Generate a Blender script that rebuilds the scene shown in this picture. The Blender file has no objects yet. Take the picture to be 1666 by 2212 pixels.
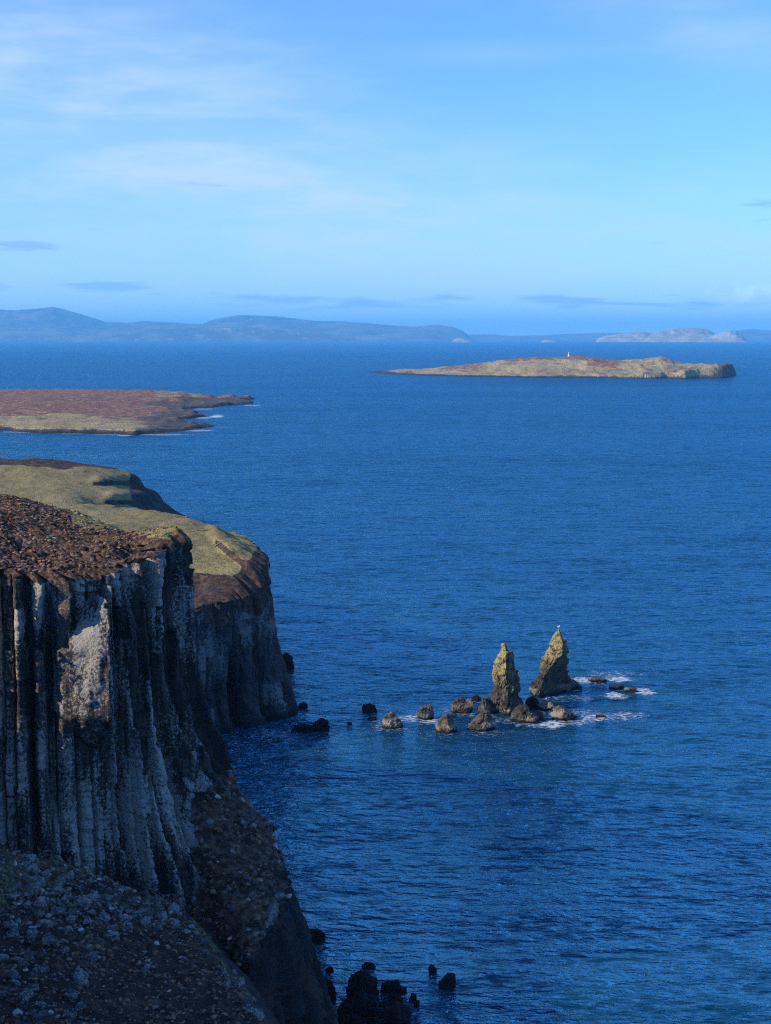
import bpy, math, random
import numpy as np
from mathutils import Vector

# ------------------------------------------------------------------ camera
F = 3080.0                      # focal length in pixels of a 1666 x 2212 picture
CW, CH = 833.0, 1106.0
PITCH = math.radians(7.01)
H = 80.0
sc = bpy.context.scene
cam_d = bpy.data.cameras.new('camera')
cam = bpy.data.objects.new('camera', cam_d)
sc.collection.objects.link(cam)
cam.location = (0, 0, H)
cam.rotation_euler = (math.pi / 2 - PITCH, 0, 0)
cam_d.sensor_fit = 'VERTICAL'
cam_d.sensor_height = 24.0
cam_d.lens = 24.0 * F / 2212.0
cam_d.clip_start = 0.5
cam_d.clip_end = 200000.0
sc.camera = cam
sc.view_settings.view_transform = 'Standard'
sc.view_settings.look = 'None'
sc.view_settings.gamma = 1.0
sc.view_settings.exposure = 0.3
sc.render.engine = 'CYCLES'
sc.cycles.use_denoising = False
sc.cycles.use_adaptive_sampling = False
sc.cycles.sample_clamp_indirect = 1.5
sc.cycles.sample_clamp_direct = 2.5
sc.cycles.filter_width = 1.15
sc.cycles.max_bounces = 6
sc.cycles.volume_bounces = 2
sc.cycles.volume_step_rate = 10

# ------------------------------------------------------------------ sun and sky
SUN_EL = math.radians(28)
SUN_AZ = math.atan2(-0.94, -0.34)
TOSUN = Vector((math.cos(SUN_EL) * math.sin(SUN_AZ), math.cos(SUN_EL) * math.cos(SUN_AZ), math.sin(SUN_EL)))
sun_d = bpy.data.lights.new('sun', 'SUN')
sun_d.energy = 5.0
sun_d.angle = math.radians(0.5)
sun_d.color = (1.0, 0.83, 0.60)
sun = bpy.data.objects.new('sun', sun_d)
sun.rotation_euler = TOSUN.to_track_quat('Z', 'Y').to_euler()
sun.location = (-50, 0, 200)
sc.collection.objects.link(sun)


class NT:
    """small helper to write node trees"""
    def __init__(s, nt):
        s.nt = nt
        nt.nodes.clear()

    def n(s, typ, **kw):
        nd = s.nt.nodes.new(typ)
        for k, v in kw.items():
            setattr(nd, k, v)
        return nd

    def put(s, sock, v):
        if v is None:
            return
        if isinstance(v, bpy.types.NodeSocket):
            s.nt.links.new(v, sock)
        else:
            if isinstance(v, (tuple, list)) and len(v) == 3 and sock.type == 'RGBA':
                v = (*v, 1)
            sock.default_value = v

    def math(s, op, a, b=None, c=None, clamp=False):
        nd = s.n('ShaderNodeMath', operation=op, use_clamp=clamp)
        s.put(nd.inputs[0], a); s.put(nd.inputs[1], b); s.put(nd.inputs[2], c)
        return nd.outputs[0]

    def vmath(s, op, a, b=None):
        nd = s.n('ShaderNodeVectorMath', operation=op)
        s.put(nd.inputs[0], a); s.put(nd.inputs[1], b)
        return nd.outputs[0]

    def mix(s, f, a, b, blend='MIX'):
        nd = s.n('ShaderNodeMix', data_type='RGBA', blend_type=blend)
        s.put(nd.inputs[0], f); s.put(nd.inputs[6], a); s.put(nd.inputs[7], b)
        return nd.outputs[2]

    def noise(s, vec, scale=1, detail=4, rough=0.55, dist=0.0):
        nd = s.n('ShaderNodeTexNoise')
        s.put(nd.inputs['Vector'], vec); s.put(nd.inputs['Scale'], scale)
        s.put(nd.inputs['Detail'], detail); s.put(nd.inputs['Roughness'], rough)
        s.put(nd.inputs['Distortion'], dist)
        return nd.outputs[0]

    def voro(s, vec, scale, feature='F1'):
        nd = s.n('ShaderNodeTexVoronoi', feature=feature)
        s.put(nd.inputs['Vector'], vec); s.put(nd.inputs['Scale'], scale)
        return nd.outputs[0]

    def smooth(s, v, a, b, lo=0.0, hi=1.0):
        nd = s.n('ShaderNodeMapRange', interpolation_type='SMOOTHSTEP')
        s.put(nd.inputs[0], v); s.put(nd.inputs[1], a); s.put(nd.inputs[2], b)
        s.put(nd.inputs[3], lo); s.put(nd.inputs[4], hi)
        return nd.outputs[0]

    def attr(s, name):
        return s.n('ShaderNodeAttribute', attribute_name=name).outputs['Fac']

    def mapv(s, vec, scale=(1, 1, 1), rot=(0, 0, 0), loc=(0, 0, 0)):
        nd = s.n('ShaderNodeMapping')
        s.put(nd.inputs[0], vec)
        nd.inputs['Location'].default_value = loc
        nd.inputs['Rotation'].default_value = rot
        nd.inputs['Scale'].default_value = scale
        return nd.outputs[0]


def D(px, py):
    """view direction through a pixel of the 1666 x 2212 picture"""
    x = (px - CW) / F; y = (CH - py) / F
    c, s = math.cos(PITCH), math.sin(PITCH)
    return np.array([x, c + y * s, -s + y * c])


def at_z(px, py, z=0.0):
    d = D(px, py); t = (z - H) / d[2]
    return np.array([d[0] * t, d[1] * t, z])


def at_y(px, py, Y):
    d = D(px, py); t = Y / d[1]
    return np.array([d[0] * t, Y, H + d[2] * t])


def proj(x, y, z):
    c, s = math.cos(PITCH), math.sin(PITCH)
    dz = z - H
    fw = y * c - dz * s
    fw = np.maximum(fw, 1e-3)
    return CW + F * x / fw, CH - F * (y * s + dz * c) / fw


world = bpy.data.worlds.new('World')
sc.world = world
world.use_nodes = True
w = NT(world.node_tree)
sky = w.n('ShaderNodeTexSky', sky_type='NISHITA', sun_disc=False)
sky.sun_elevation = SUN_EL
sky.sun_rotation = SUN_AZ % (2 * math.pi)
sky.altitude = 80
sky.air_density = 1.0
sky.dust_density = 0.3
sky.ozone_density = 3.0
SKY_TINT = (0.60, 1.0, 1.42)
tc = w.n('ShaderNodeTexCoord').outputs['Generated']
sep = w.n('ShaderNodeSeparateXYZ'); w.put(sep.inputs[0], tc)
X_, Y_, Z_ = sep.outputs
az = w.math('ARCTAN2', X_, Y_)            # radians to the right of the view axis
el = w.math('ARCSINE', Z_)
comb = w.n('ShaderNodeCombineXYZ')
w.put(comb.inputs[0], az); w.put(comb.inputs[1], el)
ang = comb.outputs[0]
skyc = w.mix(1.0, sky.outputs[0], w.mix(w.smooth(el, 0.0, 0.30), (0.57, 0.91, 1.40), (0.52, 0.87, 1.44)), 'MULTIPLY')


def blob(x, y, rx, ry, rot=0.0):
    """soft oval in the sky, centre given as a pixel of the photograph"""
    d = D(x, y)
    a0 = math.atan2(d[0], d[1]); e0 = math.asin(d[2] / np.linalg.norm(d))
    dx = w.math('SUBTRACT', az, a0); dy = w.math('SUBTRACT', el, e0)
    c, s_ = math.cos(rot), math.sin(rot)
    u = w.math('ADD', w.math('MULTIPLY', dx, c), w.math('MULTIPLY', dy, s_))
    v = w.math('SUBTRACT', w.math('MULTIPLY', dy, c), w.math('MULTIPLY', dx, s_))
    u = w.math('MULTIPLY', u, F / rx); v = w.math('MULTIPLY', v, F / ry)
    r = w.math('SQRT', w.math('ADD', w.math('MULTIPLY', u, u), w.math('MULTIPLY', v, v)))
    return w.smooth(r, 1.0, 0.0)


# thin high cirrus
v1 = w.mapv(ang, scale=(4.0, 19.0, 1), rot=(0, 0, 0.20), loc=(0.3, 2.1, 0))
c1 = w.noise(v1, 1.0, 6, 0.55, 0.5)
v2 = w.mapv(ang, scale=(16.0, 60.0, 1), rot=(0, 0, 0.12))
c2 = w.noise(v2, 1.0, 5, 0.6, 0.3)
base = w.smooth(w.math('ADD', w.math('MULTIPLY', c1, 0.65), w.math('MULTIPLY', c2, 0.35)), 0.40, 0.66)
zones = w.math('ADD', blob(150, 230, 1000, 330, -0.12), w.math('MULTIPLY', blob(950, 480, 1100, 230, -0.05), 0.8))
zones = w.math('ADD', zones, w.math('MULTIPLY', blob(1050, 115, 330, 45, 0.0), 0.55))
zones = w.math('ADD', zones, w.math('MULTIPLY', blob(1500, 60, 420, 120, -0.2), 0.4))
zones = w.math('ADD', zones, w.math('MULTIPLY', w.smooth(el, 0.12, 0.0), 0.5))
zones = w.math('ADD', zones, 0.10)
cir = w.math('MULTIPLY', zones, w.math('ADD', w.math('MULTIPLY', base, 0.70), 0.34), clamp=True)
cir = w.math('MULTIPLY', cir, 0.74)
skyc = w.mix(cir, skyc, (3.9, 4.9, 6.7))
# low grey-blue cloud bars over the horizon
v3 = w.mapv(ang, scale=(14.0, 110.0, 1), loc=(3, 0, 0))
c3 = w.noise(v3, 1.0, 6, 0.6, 0.4)
bars = None
for (x, y, rx, ry, k) in ((245, 618, 150, 22, 1.0), (60, 533, 110, 14, 0.9), (0, 622, 60, 12, 0.8), (700, 652, 330, 26, 0.75),
                          (1250, 652, 460, 30, 0.7), (960, 645, 160, 12, 0.8), (1650, 440, 60, 22, .3), (1640, 475, 50, 12, .35),
                          (480, 400, 200, 10, .35), (1340, 183, 90, 14, .0), (170, 608, 70, 9, .6), (330, 636, 50, 9, .7)):
    b = w.math('MULTIPLY', blob(x, y, rx * 1.25, ry * 1.3), k)
    bars = b if bars is None else w.math('MAXIMUM', bars, b)
bars = w.smooth(w.math('ADD', bars, w.math('MULTIPLY', w.math('SUBTRACT', c3, 0.5), 2.6)), 0.35, 0.85)
skyc = w.mix(w.math('MULTIPLY', bars, 0.7), skyc, (1.75, 3.2, 5.9))
puff = w.math('MULTIPLY', blob(1620, 632, 110, 30), w.smooth(w.noise(w.mapv(ang, scale=(60, 110, 1)), 1, 5, .6), .38, .6))
skyc = w.mix(w.math('MULTIPLY', puff, .5), skyc, (6.5, 7.6, 9.0))
bg = w.n('ShaderNodeBackground')
w.put(bg.inputs[0], skyc)
bg.inputs[1].default_value = 0.14
out = w.n('ShaderNodeOutputWorld')
w.put(out.inputs[0], bg.outputs[0])

# ------------------------------------------------------------------ numpy noise
_rs = np.random.RandomState(7)
_perm = np.concatenate([_rs.permutation(256)] * 3).astype(np.int64)
_g = _rs.normal(size=(256, 3)); _g /= np.linalg.norm(_g, axis=1)[:, None]


def pn(x, y, z=0.0, seed=0):
    x, y, z = np.broadcast_arrays(np.asarray(x, float) + seed * 17.31, np.asarray(y, float) + seed * 5.77, np.asarray(z, float) - seed * 9.13)
    xi, yi, zi = np.floor(x).astype(np.int64), np.floor(y).astype(np.int64), np.floor(z).astype(np.int64)
    xf, yf, zf = x - xi, y - yi, z - zi
    u, v, t = [f * f * f * (f * (f * 6 - 15) + 10) for f in (xf, yf, zf)]
    r = 0
    for dx in (0, 1):
        for dy in (0, 1):
            for dz in (0, 1):
                h = _perm[_perm[_perm[(xi + dx) & 255] + ((yi + dy) & 255)] + ((zi + dz) & 255)]
                g = _g[h]
                d = g[..., 0] * (xf - dx) + g[..., 1] * (yf - dy) + g[..., 2] * (zf - dz)
                r = r + d * (u if dx else 1 - u) * (v if dy else 1 - v) * (t if dz else 1 - t)
    return r * 1.6


def fbm(x, y, z=0.0, o=4, seed=0, gain=0.5):
    r, a, f = 0, 1.0, 1.0
    for k in range(o):
        r = r + a * pn(np.asarray(x) * f, np.asarray(y) * f, np.asarray(z) * f, seed + k * 3)
        a *= gain; f *= 2.03
    return r


def sstep(a, b, x):
    t = np.clip((np.asarray(x, float) - a) / (b - a), 0, 1)
    return t * t * (3 - 2 * t)


def h1(i, k=0):
    return np.modf(np.abs(np.sin(np.asarray(i, float) * 127.1 + k * 311.7 + 1.3)) * 43758.5453)[0]


class RBF:
    def __init__(s, pts, eps=4.0):
        p = np.array(pts, float)
        s.xy = p[:, :2]; s.e = eps; n = len(p)
        A = np.zeros((n + 3, n + 3))
        A[:n, :n] = s.k(np.linalg.norm(s.xy[:, None] - s.xy[None], axis=2))
        A[:n, n] = 1; A[:n, n + 1:] = s.xy / 100; A[n, :n] = 1; A[n + 1:, :n] = s.xy.T / 100
        s.w = np.linalg.solve(A, np.concatenate([p[:, 2], [0, 0, 0]]))

    def k(s, r):
        return np.sqrt(r * r + s.e ** 2)

    def __call__(s, x, y):
        x, y = np.broadcast_arrays(np.asarray(x, float), np.asarray(y, float))
        z = s.w[-3] + s.w[-2] * x / 100 + s.w[-1] * y / 100
        for (a, b), wt in zip(s.xy, s.w):
            z = z + wt * s.k(np.hypot(x - a, y - b))
        return z


def poly_dist(x, y, poly):
    """signed distance, positive inside"""
    P = np.array(poly, float); Q = np.roll(P, -1, axis=0)
    d = np.full(x.shape, 1e12); ins = np.zeros(x.shape, bool)
    for (ax, ay), (bx, by) in zip(P, Q):
        ex, ey = bx - ax, by - ay
        t = np.clip(((x - ax) * ex + (y - ay) * ey) / (ex * ex + ey * ey + 1e-9), 0, 1)
        d = np.minimum(d, (x - ax - t * ex) ** 2 + (y - ay - t * ey) ** 2)
        if by != ay:
            ins ^= ((ay > y) != (by > y)) & (x < (bx - ax) * (y - ay) / (by - ay) + ax)
    return np.where(ins, 1, -1) * np.sqrt(d)


# ------------------------------------------------------------------ mesh helpers
def link(name, verts, faces, mat, parent=None, attrs=None, smooth=True):
    me = bpy.data.meshes.new(name)
    verts = np.asarray(verts, np.float32); faces = np.asarray(faces, np.int32)
    n = faces.shape[1]
    me.vertices.add(len(verts)); me.vertices.foreach_set('co', verts.ravel())
    me.loops.add(faces.size); me.loops.foreach_set('vertex_index', faces.ravel())
    me.polygons.add(len(faces)); me.polygons.foreach_set('loop_start', np.arange(0, faces.size, n, dtype=np.int32))
    me.polygons.foreach_set('use_smooth', np.full(len(faces), smooth))
    me.update(calc_edges=True)
    for k, a in (attrs or {}).items():
        at = me.attributes.new(k, 'FLOAT', 'POINT')
        at.data.foreach_set('value', np.asarray(a, np.float32).ravel())
    me.materials.append(mat)
    o = bpy.data.objects.new(name, me)
    sc.collection.objects.link(o)
    if parent:
        o.parent = parent
    return o


def grid_faces(nr, nc, wrap=False):
    i = np.arange(nr - 1)[:, None]; j = np.arange(nc if wrap else nc - 1)[None]
    j2 = (j + 1) % nc
    return np.stack(np.broadcast_arrays(i * nc + j, i * nc + j2, (i + 1) * nc + j2, (i + 1) * nc + j), -1).reshape(-1, 4)


def tag(o, label=None, cat=None, group=None, kind=None):
    if label: o['label'] = label
    if cat: o['category'] = cat
    if group: o['group'] = group
    if kind: o['kind'] = kind
    return o


# ------------------------------------------------------------------ materials
def new_mat(name):
    m = bpy.data.materials.new(name); m.use_nodes = True
    return m, NT(m.node_tree)


def finish(t, color, rough=0.9, bump=None, bdist=0.1, bstr=1.0, spec=0.25):
    p = t.n('ShaderNodeBsdfPrincipled')
    t.put(p.inputs['Base Color'], color); t.put(p.inputs['Roughness'], rough)
    p.inputs['Specular IOR Level'].default_value = spec
    if bump is not None:
        b = t.n('ShaderNodeBump'); b.inputs['Distance'].default_value = bdist; b.inputs['Strength'].default_value = bstr
        t.put(b.inputs['Height'], bump); t.put(p.inputs['Normal'], b.outputs[0])
    o = t.n('ShaderNodeOutputMaterial'); t.put(o.inputs[0], p.outputs[0])


def rock_color(t, P, lichen=0.5, warm=0.5, s=1.0, tide=False, vert=True, dark=(0.030, 0.030, 0.032), tan=(0.15, 0.122, 0.092), pale=(0.36, 0.35, 0.31)):
    """dark basalt with brown weathering and pale lichen blotches"""
    Pv = t.mapv(P, scale=(1, 1, 0.22)) if vert else P
    n1 = t.noise(Pv, 0.55 * s, 5, 0.6)
    n2 = t.noise(P, 0.16 * s, 3, 0.5)
    if vert:
        n1 = t.math('ADD', n1, t.math('MULTIPLY', t.math('SUBTRACT', t.attr('tone'), 0.5), 0.30))
    c = t.mix(t.smooth(n1, 0.34, 0.66), dark, tan)
    c = t.mix(t.math('MULTIPLY', t.smooth(n2, 0.5, 0.68), warm), c, (0.16, 0.095, 0.06))
    st = t.noise(t.mapv(P, scale=(1, 1, 0.05)), 1.5 * s, 4, 0.6)
    if vert:
        c = t.mix(t.math('MULTIPLY', t.smooth(st, 0.52, 0.42), 0.6), c, tuple(q * 0.55 for q in dark))
    n3 = t.noise(P, 3.0 * s, 5, 0.78)
    n4 = t.noise(Pv, 0.3 * s, 2, 0.5)
    li = t.smooth(t.math('ADD', t.math('ADD', n3, (t.math('ADD', t.math('MULTIPLY', t.math('SUBTRACT', st, 0.5), 0.35), t.math('MULTIPLY', t.math('SUBTRACT', t.attr('tone'), 0.5), 0.36)) if vert else 0.0)), t.math('MULTIPLY', t.math('SUBTRACT', n4, 0.5), 0.7)), 0.62 - 0.16 * lichen, 0.72 - 0.16 * lichen)
    c = t.mix(t.math('MULTIPLY', li, 0.9), c, pale)
    n5 = t.noise(P, 5.0 * s, 3, 0.6)
    c = t.mix(1.0, c, t.mix(n5, (0.55, 0.55, 0.55), (1.4, 1.4, 1.4)), 'MULTIPLY')
    return c, n3, n1


def land_material(name, lichen=0.45, mottle=None, wz=1.0, hdark=(0.038, 0.025, 0.019), grass_a=(0.305, 0.255, 0.115), grass_b=(0.20, 0.175, 0.07), hea=(0.085, 0.045, 0.03), s=1.0, dark=(0.030, 0.030, 0.032), tan=(0.15, 0.122, 0.092), pale=(0.36, 0.35, 0.31)):
    m, t = new_mat(name)
    P = t.n('ShaderNodeNewGeometry').outputs['Position']
    rc, n3, n1 = rock_color(t, P, lichen, 0.35, s, dark=dark, tan=tan, pale=pale)
    sepn = t.n('ShaderNodeSeparateXYZ'); t.put(sepn.inputs[0], P)
    z = sepn.outputs[2]
    wet = t.smooth(t.math('ADD', z, t.math('MULTIPLY', t.noise(P, 0.4 * s, 3), -3.0 * wz)), 1.5 * wz, -1.0 * wz)
    rc = t.mix(t.math('MULTIPLY', wet, 0.85), rc, (0.012, 0.012, 0.012))
    g1 = t.noise(P, 0.12 * s, 4, 0.6); g2 = t.noise(P, 1.1 * s, 5, 0.7); g3 = t.noise(P, 3.2 * s, 3, 0.7)
    gc = t.mix(t.smooth(g1, 0.38, 0.62), grass_b, grass_a)
    gc = t.mix(t.smooth(g2, 0.44, 0.7), gc, (0.33, 0.275, 0.135))
    gc = t.mix(t.math('MULTIPLY', t.smooth(g3, 0.52, 0.35), 0.7), gc, (0.07, 0.06, 0.028))
    if mottle:
        mo = t.noise(t.mapv(P, scale=(mottle, mottle * 0.7, mottle * 3)), 1.0, 6, 0.7)
        gc = t.mix(t.math('MULTIPLY', t.smooth(mo, 0.52, 0.60), 0.75), gc, (0.16, 0.10, 0.065))
        gc = t.mix(t.math('MULTIPLY', t.smooth(mo, 0.44, 0.36), 0.6), gc, (0.14, 0.15, 0.06))
    hc = t.mix(t.smooth(g2, 0.42, 0.68), hdark, hea)
    hc = t.mix(t.smooth(t.noise(P, 0.5 * s, 4, 0.65), 0.5, 0.72), hc, (0.16, 0.09, 0.05))
    hc = t.mix(t.smooth(t.noise(P, 0.33 * s, 5, 0.7), 0.6, 0.72), hc, (0.13, 0.11, 0.045))
    gm = t.smooth(t.math('ADD', t.attr('grass'), t.math('MULTIPLY', t.math('SUBTRACT', g2, 0.5), 0.7)), 0.4, 0.6)
    hm = t.smooth(t.math('ADD', t.attr('heather'), t.math('MULTIPLY', t.math('SUBTRACT', n3, 0.5), 1.0)), 0.42, 0.58)
    c = t.mix(hm, rc, hc)
    c = t.mix(gm, c, gc)
    bump = t.math('ADD', t.math('MULTIPLY', g3, 0.5), t.math('ADD', n3, t.math('MULTIPLY', g2, 1.0)))
    finish(t, c, 0.92, bump, 0.35 / s, 0.9)
    return m


def rock_material(name, lichen=0.5, ochre=False, warm=0.3, s=1.0, dark=(0.030, 0.029, 0.028), tan=(0.16, 0.13, 0.095), pale=(0.36, 0.34, 0.29), tide=True):
    m, t = new_mat(name)
    P = t.n('ShaderNodeNewGeometry').outputs['Position']
    rc, n3, n1 = rock_color(t, P, lichen, warm, s, vert=False, dark=dark, tan=tan, pale=pale)
    sp = t.n('ShaderNodeSeparateXYZ'); t.put(sp.inputs[0], P); z = sp.outputs[2]
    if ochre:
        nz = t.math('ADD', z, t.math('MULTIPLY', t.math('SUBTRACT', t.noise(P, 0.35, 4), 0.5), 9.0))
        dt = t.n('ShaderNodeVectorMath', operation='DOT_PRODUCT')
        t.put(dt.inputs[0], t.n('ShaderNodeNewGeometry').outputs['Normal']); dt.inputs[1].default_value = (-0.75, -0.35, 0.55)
        sunward = t.smooth(dt.outputs['Value'], -0.1, 0.45, 0.04, 1.0)  # ochre and pale tones only on sunward faces: shaded side painted darker
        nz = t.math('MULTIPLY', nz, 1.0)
        k = t.math('MULTIPLY', t.math('MULTIPLY', t.smooth(nz, 4.0, 10.5), sunward), t.smooth(t.noise(P, 1.3, 4, 0.6), 0.34, 0.54))
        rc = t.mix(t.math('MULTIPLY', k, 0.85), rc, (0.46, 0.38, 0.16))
        k2 = t.math('MULTIPLY', t.math('MULTIPLY', t.smooth(z, 13, 19), sunward), t.smooth(t.noise(P, 0.9, 4, 0.6), 0.45, 0.6))
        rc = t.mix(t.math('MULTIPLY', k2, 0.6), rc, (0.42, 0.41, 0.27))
    if tide:
        nz = t.math('ADD', z, t.math('MULTIPLY', t.math('SUBTRACT', t.noise(P, 0.8, 4), 0.5), 1.6))
        band = t.math('MULTIPLY', t.smooth(nz, 0.45, 0.9), t.smooth(nz, 2.2, 1.4))
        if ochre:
            band = t.math('MULTIPLY', band, sunward)  # tide band painted out on the stack's shaded side as well
        rc = t.mix(t.math('MULTIPLY', band, t.smooth(t.noise(P, 0.25, 2), 0.42, 0.6, 0.0, 0.75)), rc, (0.36, 0.31, 0.25))
        rc = t.mix(t.smooth(nz, 0.7, 0.2), rc, (0.010, 0.010, 0.009))
    bump = t.math('ADD', n3, t.noise(P, 3.0 * s, 4, 0.6))
    finish(t, rc, 0.85, bump, 0.22, 1.0)
    return m


M_near = land_material('near_cliff', 0.66, hea=(0.25, 0.155, 0.105), dark=(.020, .020, .021), tan=(.115, .098, .082), pale=(.42, .40, .36))
M_mid = land_material('middle_cliff', 0.35, s=0.9, tan=(.085, .08, .078), pale=(.22, .22, .22), hea=(.12, .078, .055))
M_far = land_material('far_headland', 0.2, wz=1.5, s=0.5)
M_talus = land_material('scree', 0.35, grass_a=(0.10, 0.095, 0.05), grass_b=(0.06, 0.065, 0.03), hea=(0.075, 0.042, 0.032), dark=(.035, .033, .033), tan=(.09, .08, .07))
M_isl = land_material('island_land', 0.35, mottle=0.03, wz=1.1, hdark=(.17, .088, .058), s=0.14, hea=(0.44, 0.25, 0.155), grass_a=(.46, .37, .20), grass_b=(.32, .265, .13), tan=(.34, .28, .21), pale=(.5, .45, .38), dark=(.10, .085, .07))
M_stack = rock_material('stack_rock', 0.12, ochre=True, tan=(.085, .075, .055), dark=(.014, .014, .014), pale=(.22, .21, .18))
M_rock = rock_material('shore_rock', 0.22, dark=(.018, .018, .017), tan=(.135, .12, .09), pale=(.30, .285, .25))
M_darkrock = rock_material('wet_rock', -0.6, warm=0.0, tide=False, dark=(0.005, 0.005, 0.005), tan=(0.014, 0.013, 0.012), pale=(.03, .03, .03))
M_boulder = rock_material('boulder_rock', 0.95, tide=False, dark=(.06, .06, .06), tan=(.19, .18, .16), pale=(.40, .39, .36), s=1.4)

m, t = new_mat('hill_land')
P = t.n('ShaderNodeNewGeometry').outputs['Position']
a = t.noise(P, 0.0016, 6, 0.6)
sp = t.n('ShaderNodeSeparateXYZ'); t.put(sp.inputs[0], P)
c = t.mix(t.smooth(a, 0.42, 0.6), (0.05, 0.055, 0.06), (0.13, 0.125, 0.11))
c = t.mix(t.smooth(t.noise(P, 0.006, 5, 0.65), 0.55, 0.7), c, (0.24, 0.22, 0.19))
finish(t, c, 0.95)
M_hill = m
m, t = new_mat('pale_hill_land')
P = t.n('ShaderNodeNewGeometry').outputs['Position']
a = t.noise(P, 0.004, 6, 0.65)
c = t.mix(t.smooth(a, 0.4, 0.62), (0.24, 0.20, 0.14), (0.42, 0.36, 0.26))
finish(t, c, 0.95)
M_palehill = m

# sea
m, t = new_mat('sea_water')
P = t.n('ShaderNodeNewGeometry').outputs['Position']
sp = t.n('ShaderNodeSeparateXYZ'); t.put(sp.inputs[0], P)
flat = t.n('ShaderNodeCombineXYZ'); t.put(flat.inputs[0], sp.outputs[0]); t.put(flat.inputs[1], sp.outputs[1])
P = flat.outputs[0]
wind = t.smooth(t.noise(t.mapv(P, scale=(0.0022, 0.006, 1), rot=(0, 0, 0.15)), 1, 4, 0.55), 0.36, 0.66)
w0 = t.noise(t.mapv(P, scale=(0.035, 0.07, 1), rot=(0, 0, 0.3)), 1, 2, 0.5)
w1 = t.noise(t.mapv(P, scale=(0.17, 0.38, 1), rot=(0, 0, 0.22)), 1, 3, 0.55, 0.4)
w2 = t.noise(t.mapv(P, scale=(0.45, 0.85, 1), rot=(0, 0, -0.1)), 1, 4, 0.62, 0.3)
h = t.math('ADD', t.math('MULTIPLY', w1, 1.0), t.math('MULTIPLY', w2, t.math('ADD', 0.42, t.math('MULTIPLY', wind, 0.3))))
h = t.math('ADD', h, t.math('MULTIPLY', w0, 1.6))
wl = t.noise(t.mapv(P, scale=(0.010, 0.030, 1), rot=(0, 0, 0.2)), 1, 3, 0.6)
h = t.math('ADD', h, t.math('MULTIPLY', wl, 2.6))
bp = t.n('ShaderNodeBump'); bp.inputs['Distance'].default_value = 4.2; bp.inputs['Strength'].default_value = 1.0
t.put(bp.inputs['Height'], h)
body = t.n('ShaderNodeBsdfDiffuse')
t.put(body.inputs[0], t.mix(wind, (0.001, 0.030, 0.070), (0.002, 0.040, 0.090)))
gl = t.n('ShaderNodeBsdfGlossy')
gl.inputs['Color'].default_value = (0.155, 0.42, 0.595, 1)
gl.inputs['Roughness'].default_value = 0.20
t.put(gl.inputs['Normal'], bp.outputs[0])
fr_ = t.n('ShaderNodeFresnel'); fr_.inputs['IOR'].default_value = 1.37
t.put(fr_.inputs['Normal'], bp.outputs[0])
mx = t.n('ShaderNodeMixShader'); 
paw = t.noise(t.mapv(P, scale=(0.012, 0.035, 1), rot=(0, 0, 0.12)), 1, 8, 0.72, 0.3)
paw2 = t.noise(t.mapv(P, scale=(0.0012, 0.005, 1), rot=(0, 0, 0.08), loc=(4, 2, 0)), 1, 5, 0.6)
wa = t.noise(t.mapv(P, scale=(0.30, 0.80, 1), rot=(0, 0, 0.16)), 1, 4, 0.62, 0.5)
wb = t.noise(t.mapv(P, scale=(0.06, 0.17, 1), rot=(0, 0, 0.22)), 1, 4, 0.62, 0.4)
wvf = t.math('ADD', t.math('MULTIPLY', t.smooth(wa, 0.36, 0.64), 1.0), t.math('MULTIPLY', t.smooth(wb, 0.36, 0.64), 0.70))  # light and shade of wave fronts painted in as varying reflection strength
wvf = t.math('ADD', wvf, 0.16)
pk = t.math('ADD', t.math('MULTIPLY', t.smooth(paw, 0.32, 0.68), 0.36), t.math('MULTIPLY', t.smooth(paw2, 0.35, 0.65), 0.26))
t.put(mx.inputs[0], t.math('MULTIPLY', fr_.outputs[0], t.math('MULTIPLY', t.math('ADD', pk, 0.62), wvf), clamp=True)); t.put(mx.inputs[1], body.outputs[0]); t.put(mx.inputs[2], gl.outputs[0])
o = t.n('ShaderNodeOutputMaterial'); t.put(o.inputs[0], mx.outputs[0])
M_sea = m

m, t = new_mat('foam')
P = t.n('ShaderNodeNewGeometry').outputs['Position']
n = t.noise(t.mapv(P, scale=(0.8, 1.5, 1)), 1.0, 6, 0.7, 0.6)
a = t.smooth(t.math('ADD', t.math('MULTIPLY', t.math('SUBTRACT', n, 0.5), 4.2), t.attr('foam')), 0.55, 1.35)
a = t.math('MULTIPLY', a, 0.85)
df = t.n('ShaderNodeBsdfDiffuse'); df.inputs[0].default_value = (0.62, 0.72, 0.82, 1)
tr = t.n('ShaderNodeBsdfTransparent')
mx = t.n('ShaderNodeMixShader'); t.put(mx.inputs[0], a); t.put(mx.inputs[1], tr.outputs[0]); t.put(mx.inputs[2], df.outputs[0])
o = t.n('ShaderNodeOutputMaterial'); t.put(o.inputs[0], mx.outputs[0])
M_foam = m


def plain(name, col, rough=0.6):
    m, t = new_mat(name)
    P = t.n('ShaderNodeNewGeometry').outputs['Position']
    n = t.noise(P, 1.5, 4)
    finish(t, t.mix(n, [c * 0.85 for c in col], [c * 1.1 for c in col]), rough)
    return m


M_white = plain('white_paint', (0.8, 0.8, 0.78))
M_glass = plain('lantern_dark', (0.06, 0.07, 0.08), 0.2)
M_wood = plain('weathered_wood', (0.30, 0.27, 0.22), 0.9)
M_feather = plain('feathers', (0.75, 0.76, 0.80), 0.8)
M_beak = plain('beak', (0.5, 0.3, 0.05), 0.5)

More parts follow.
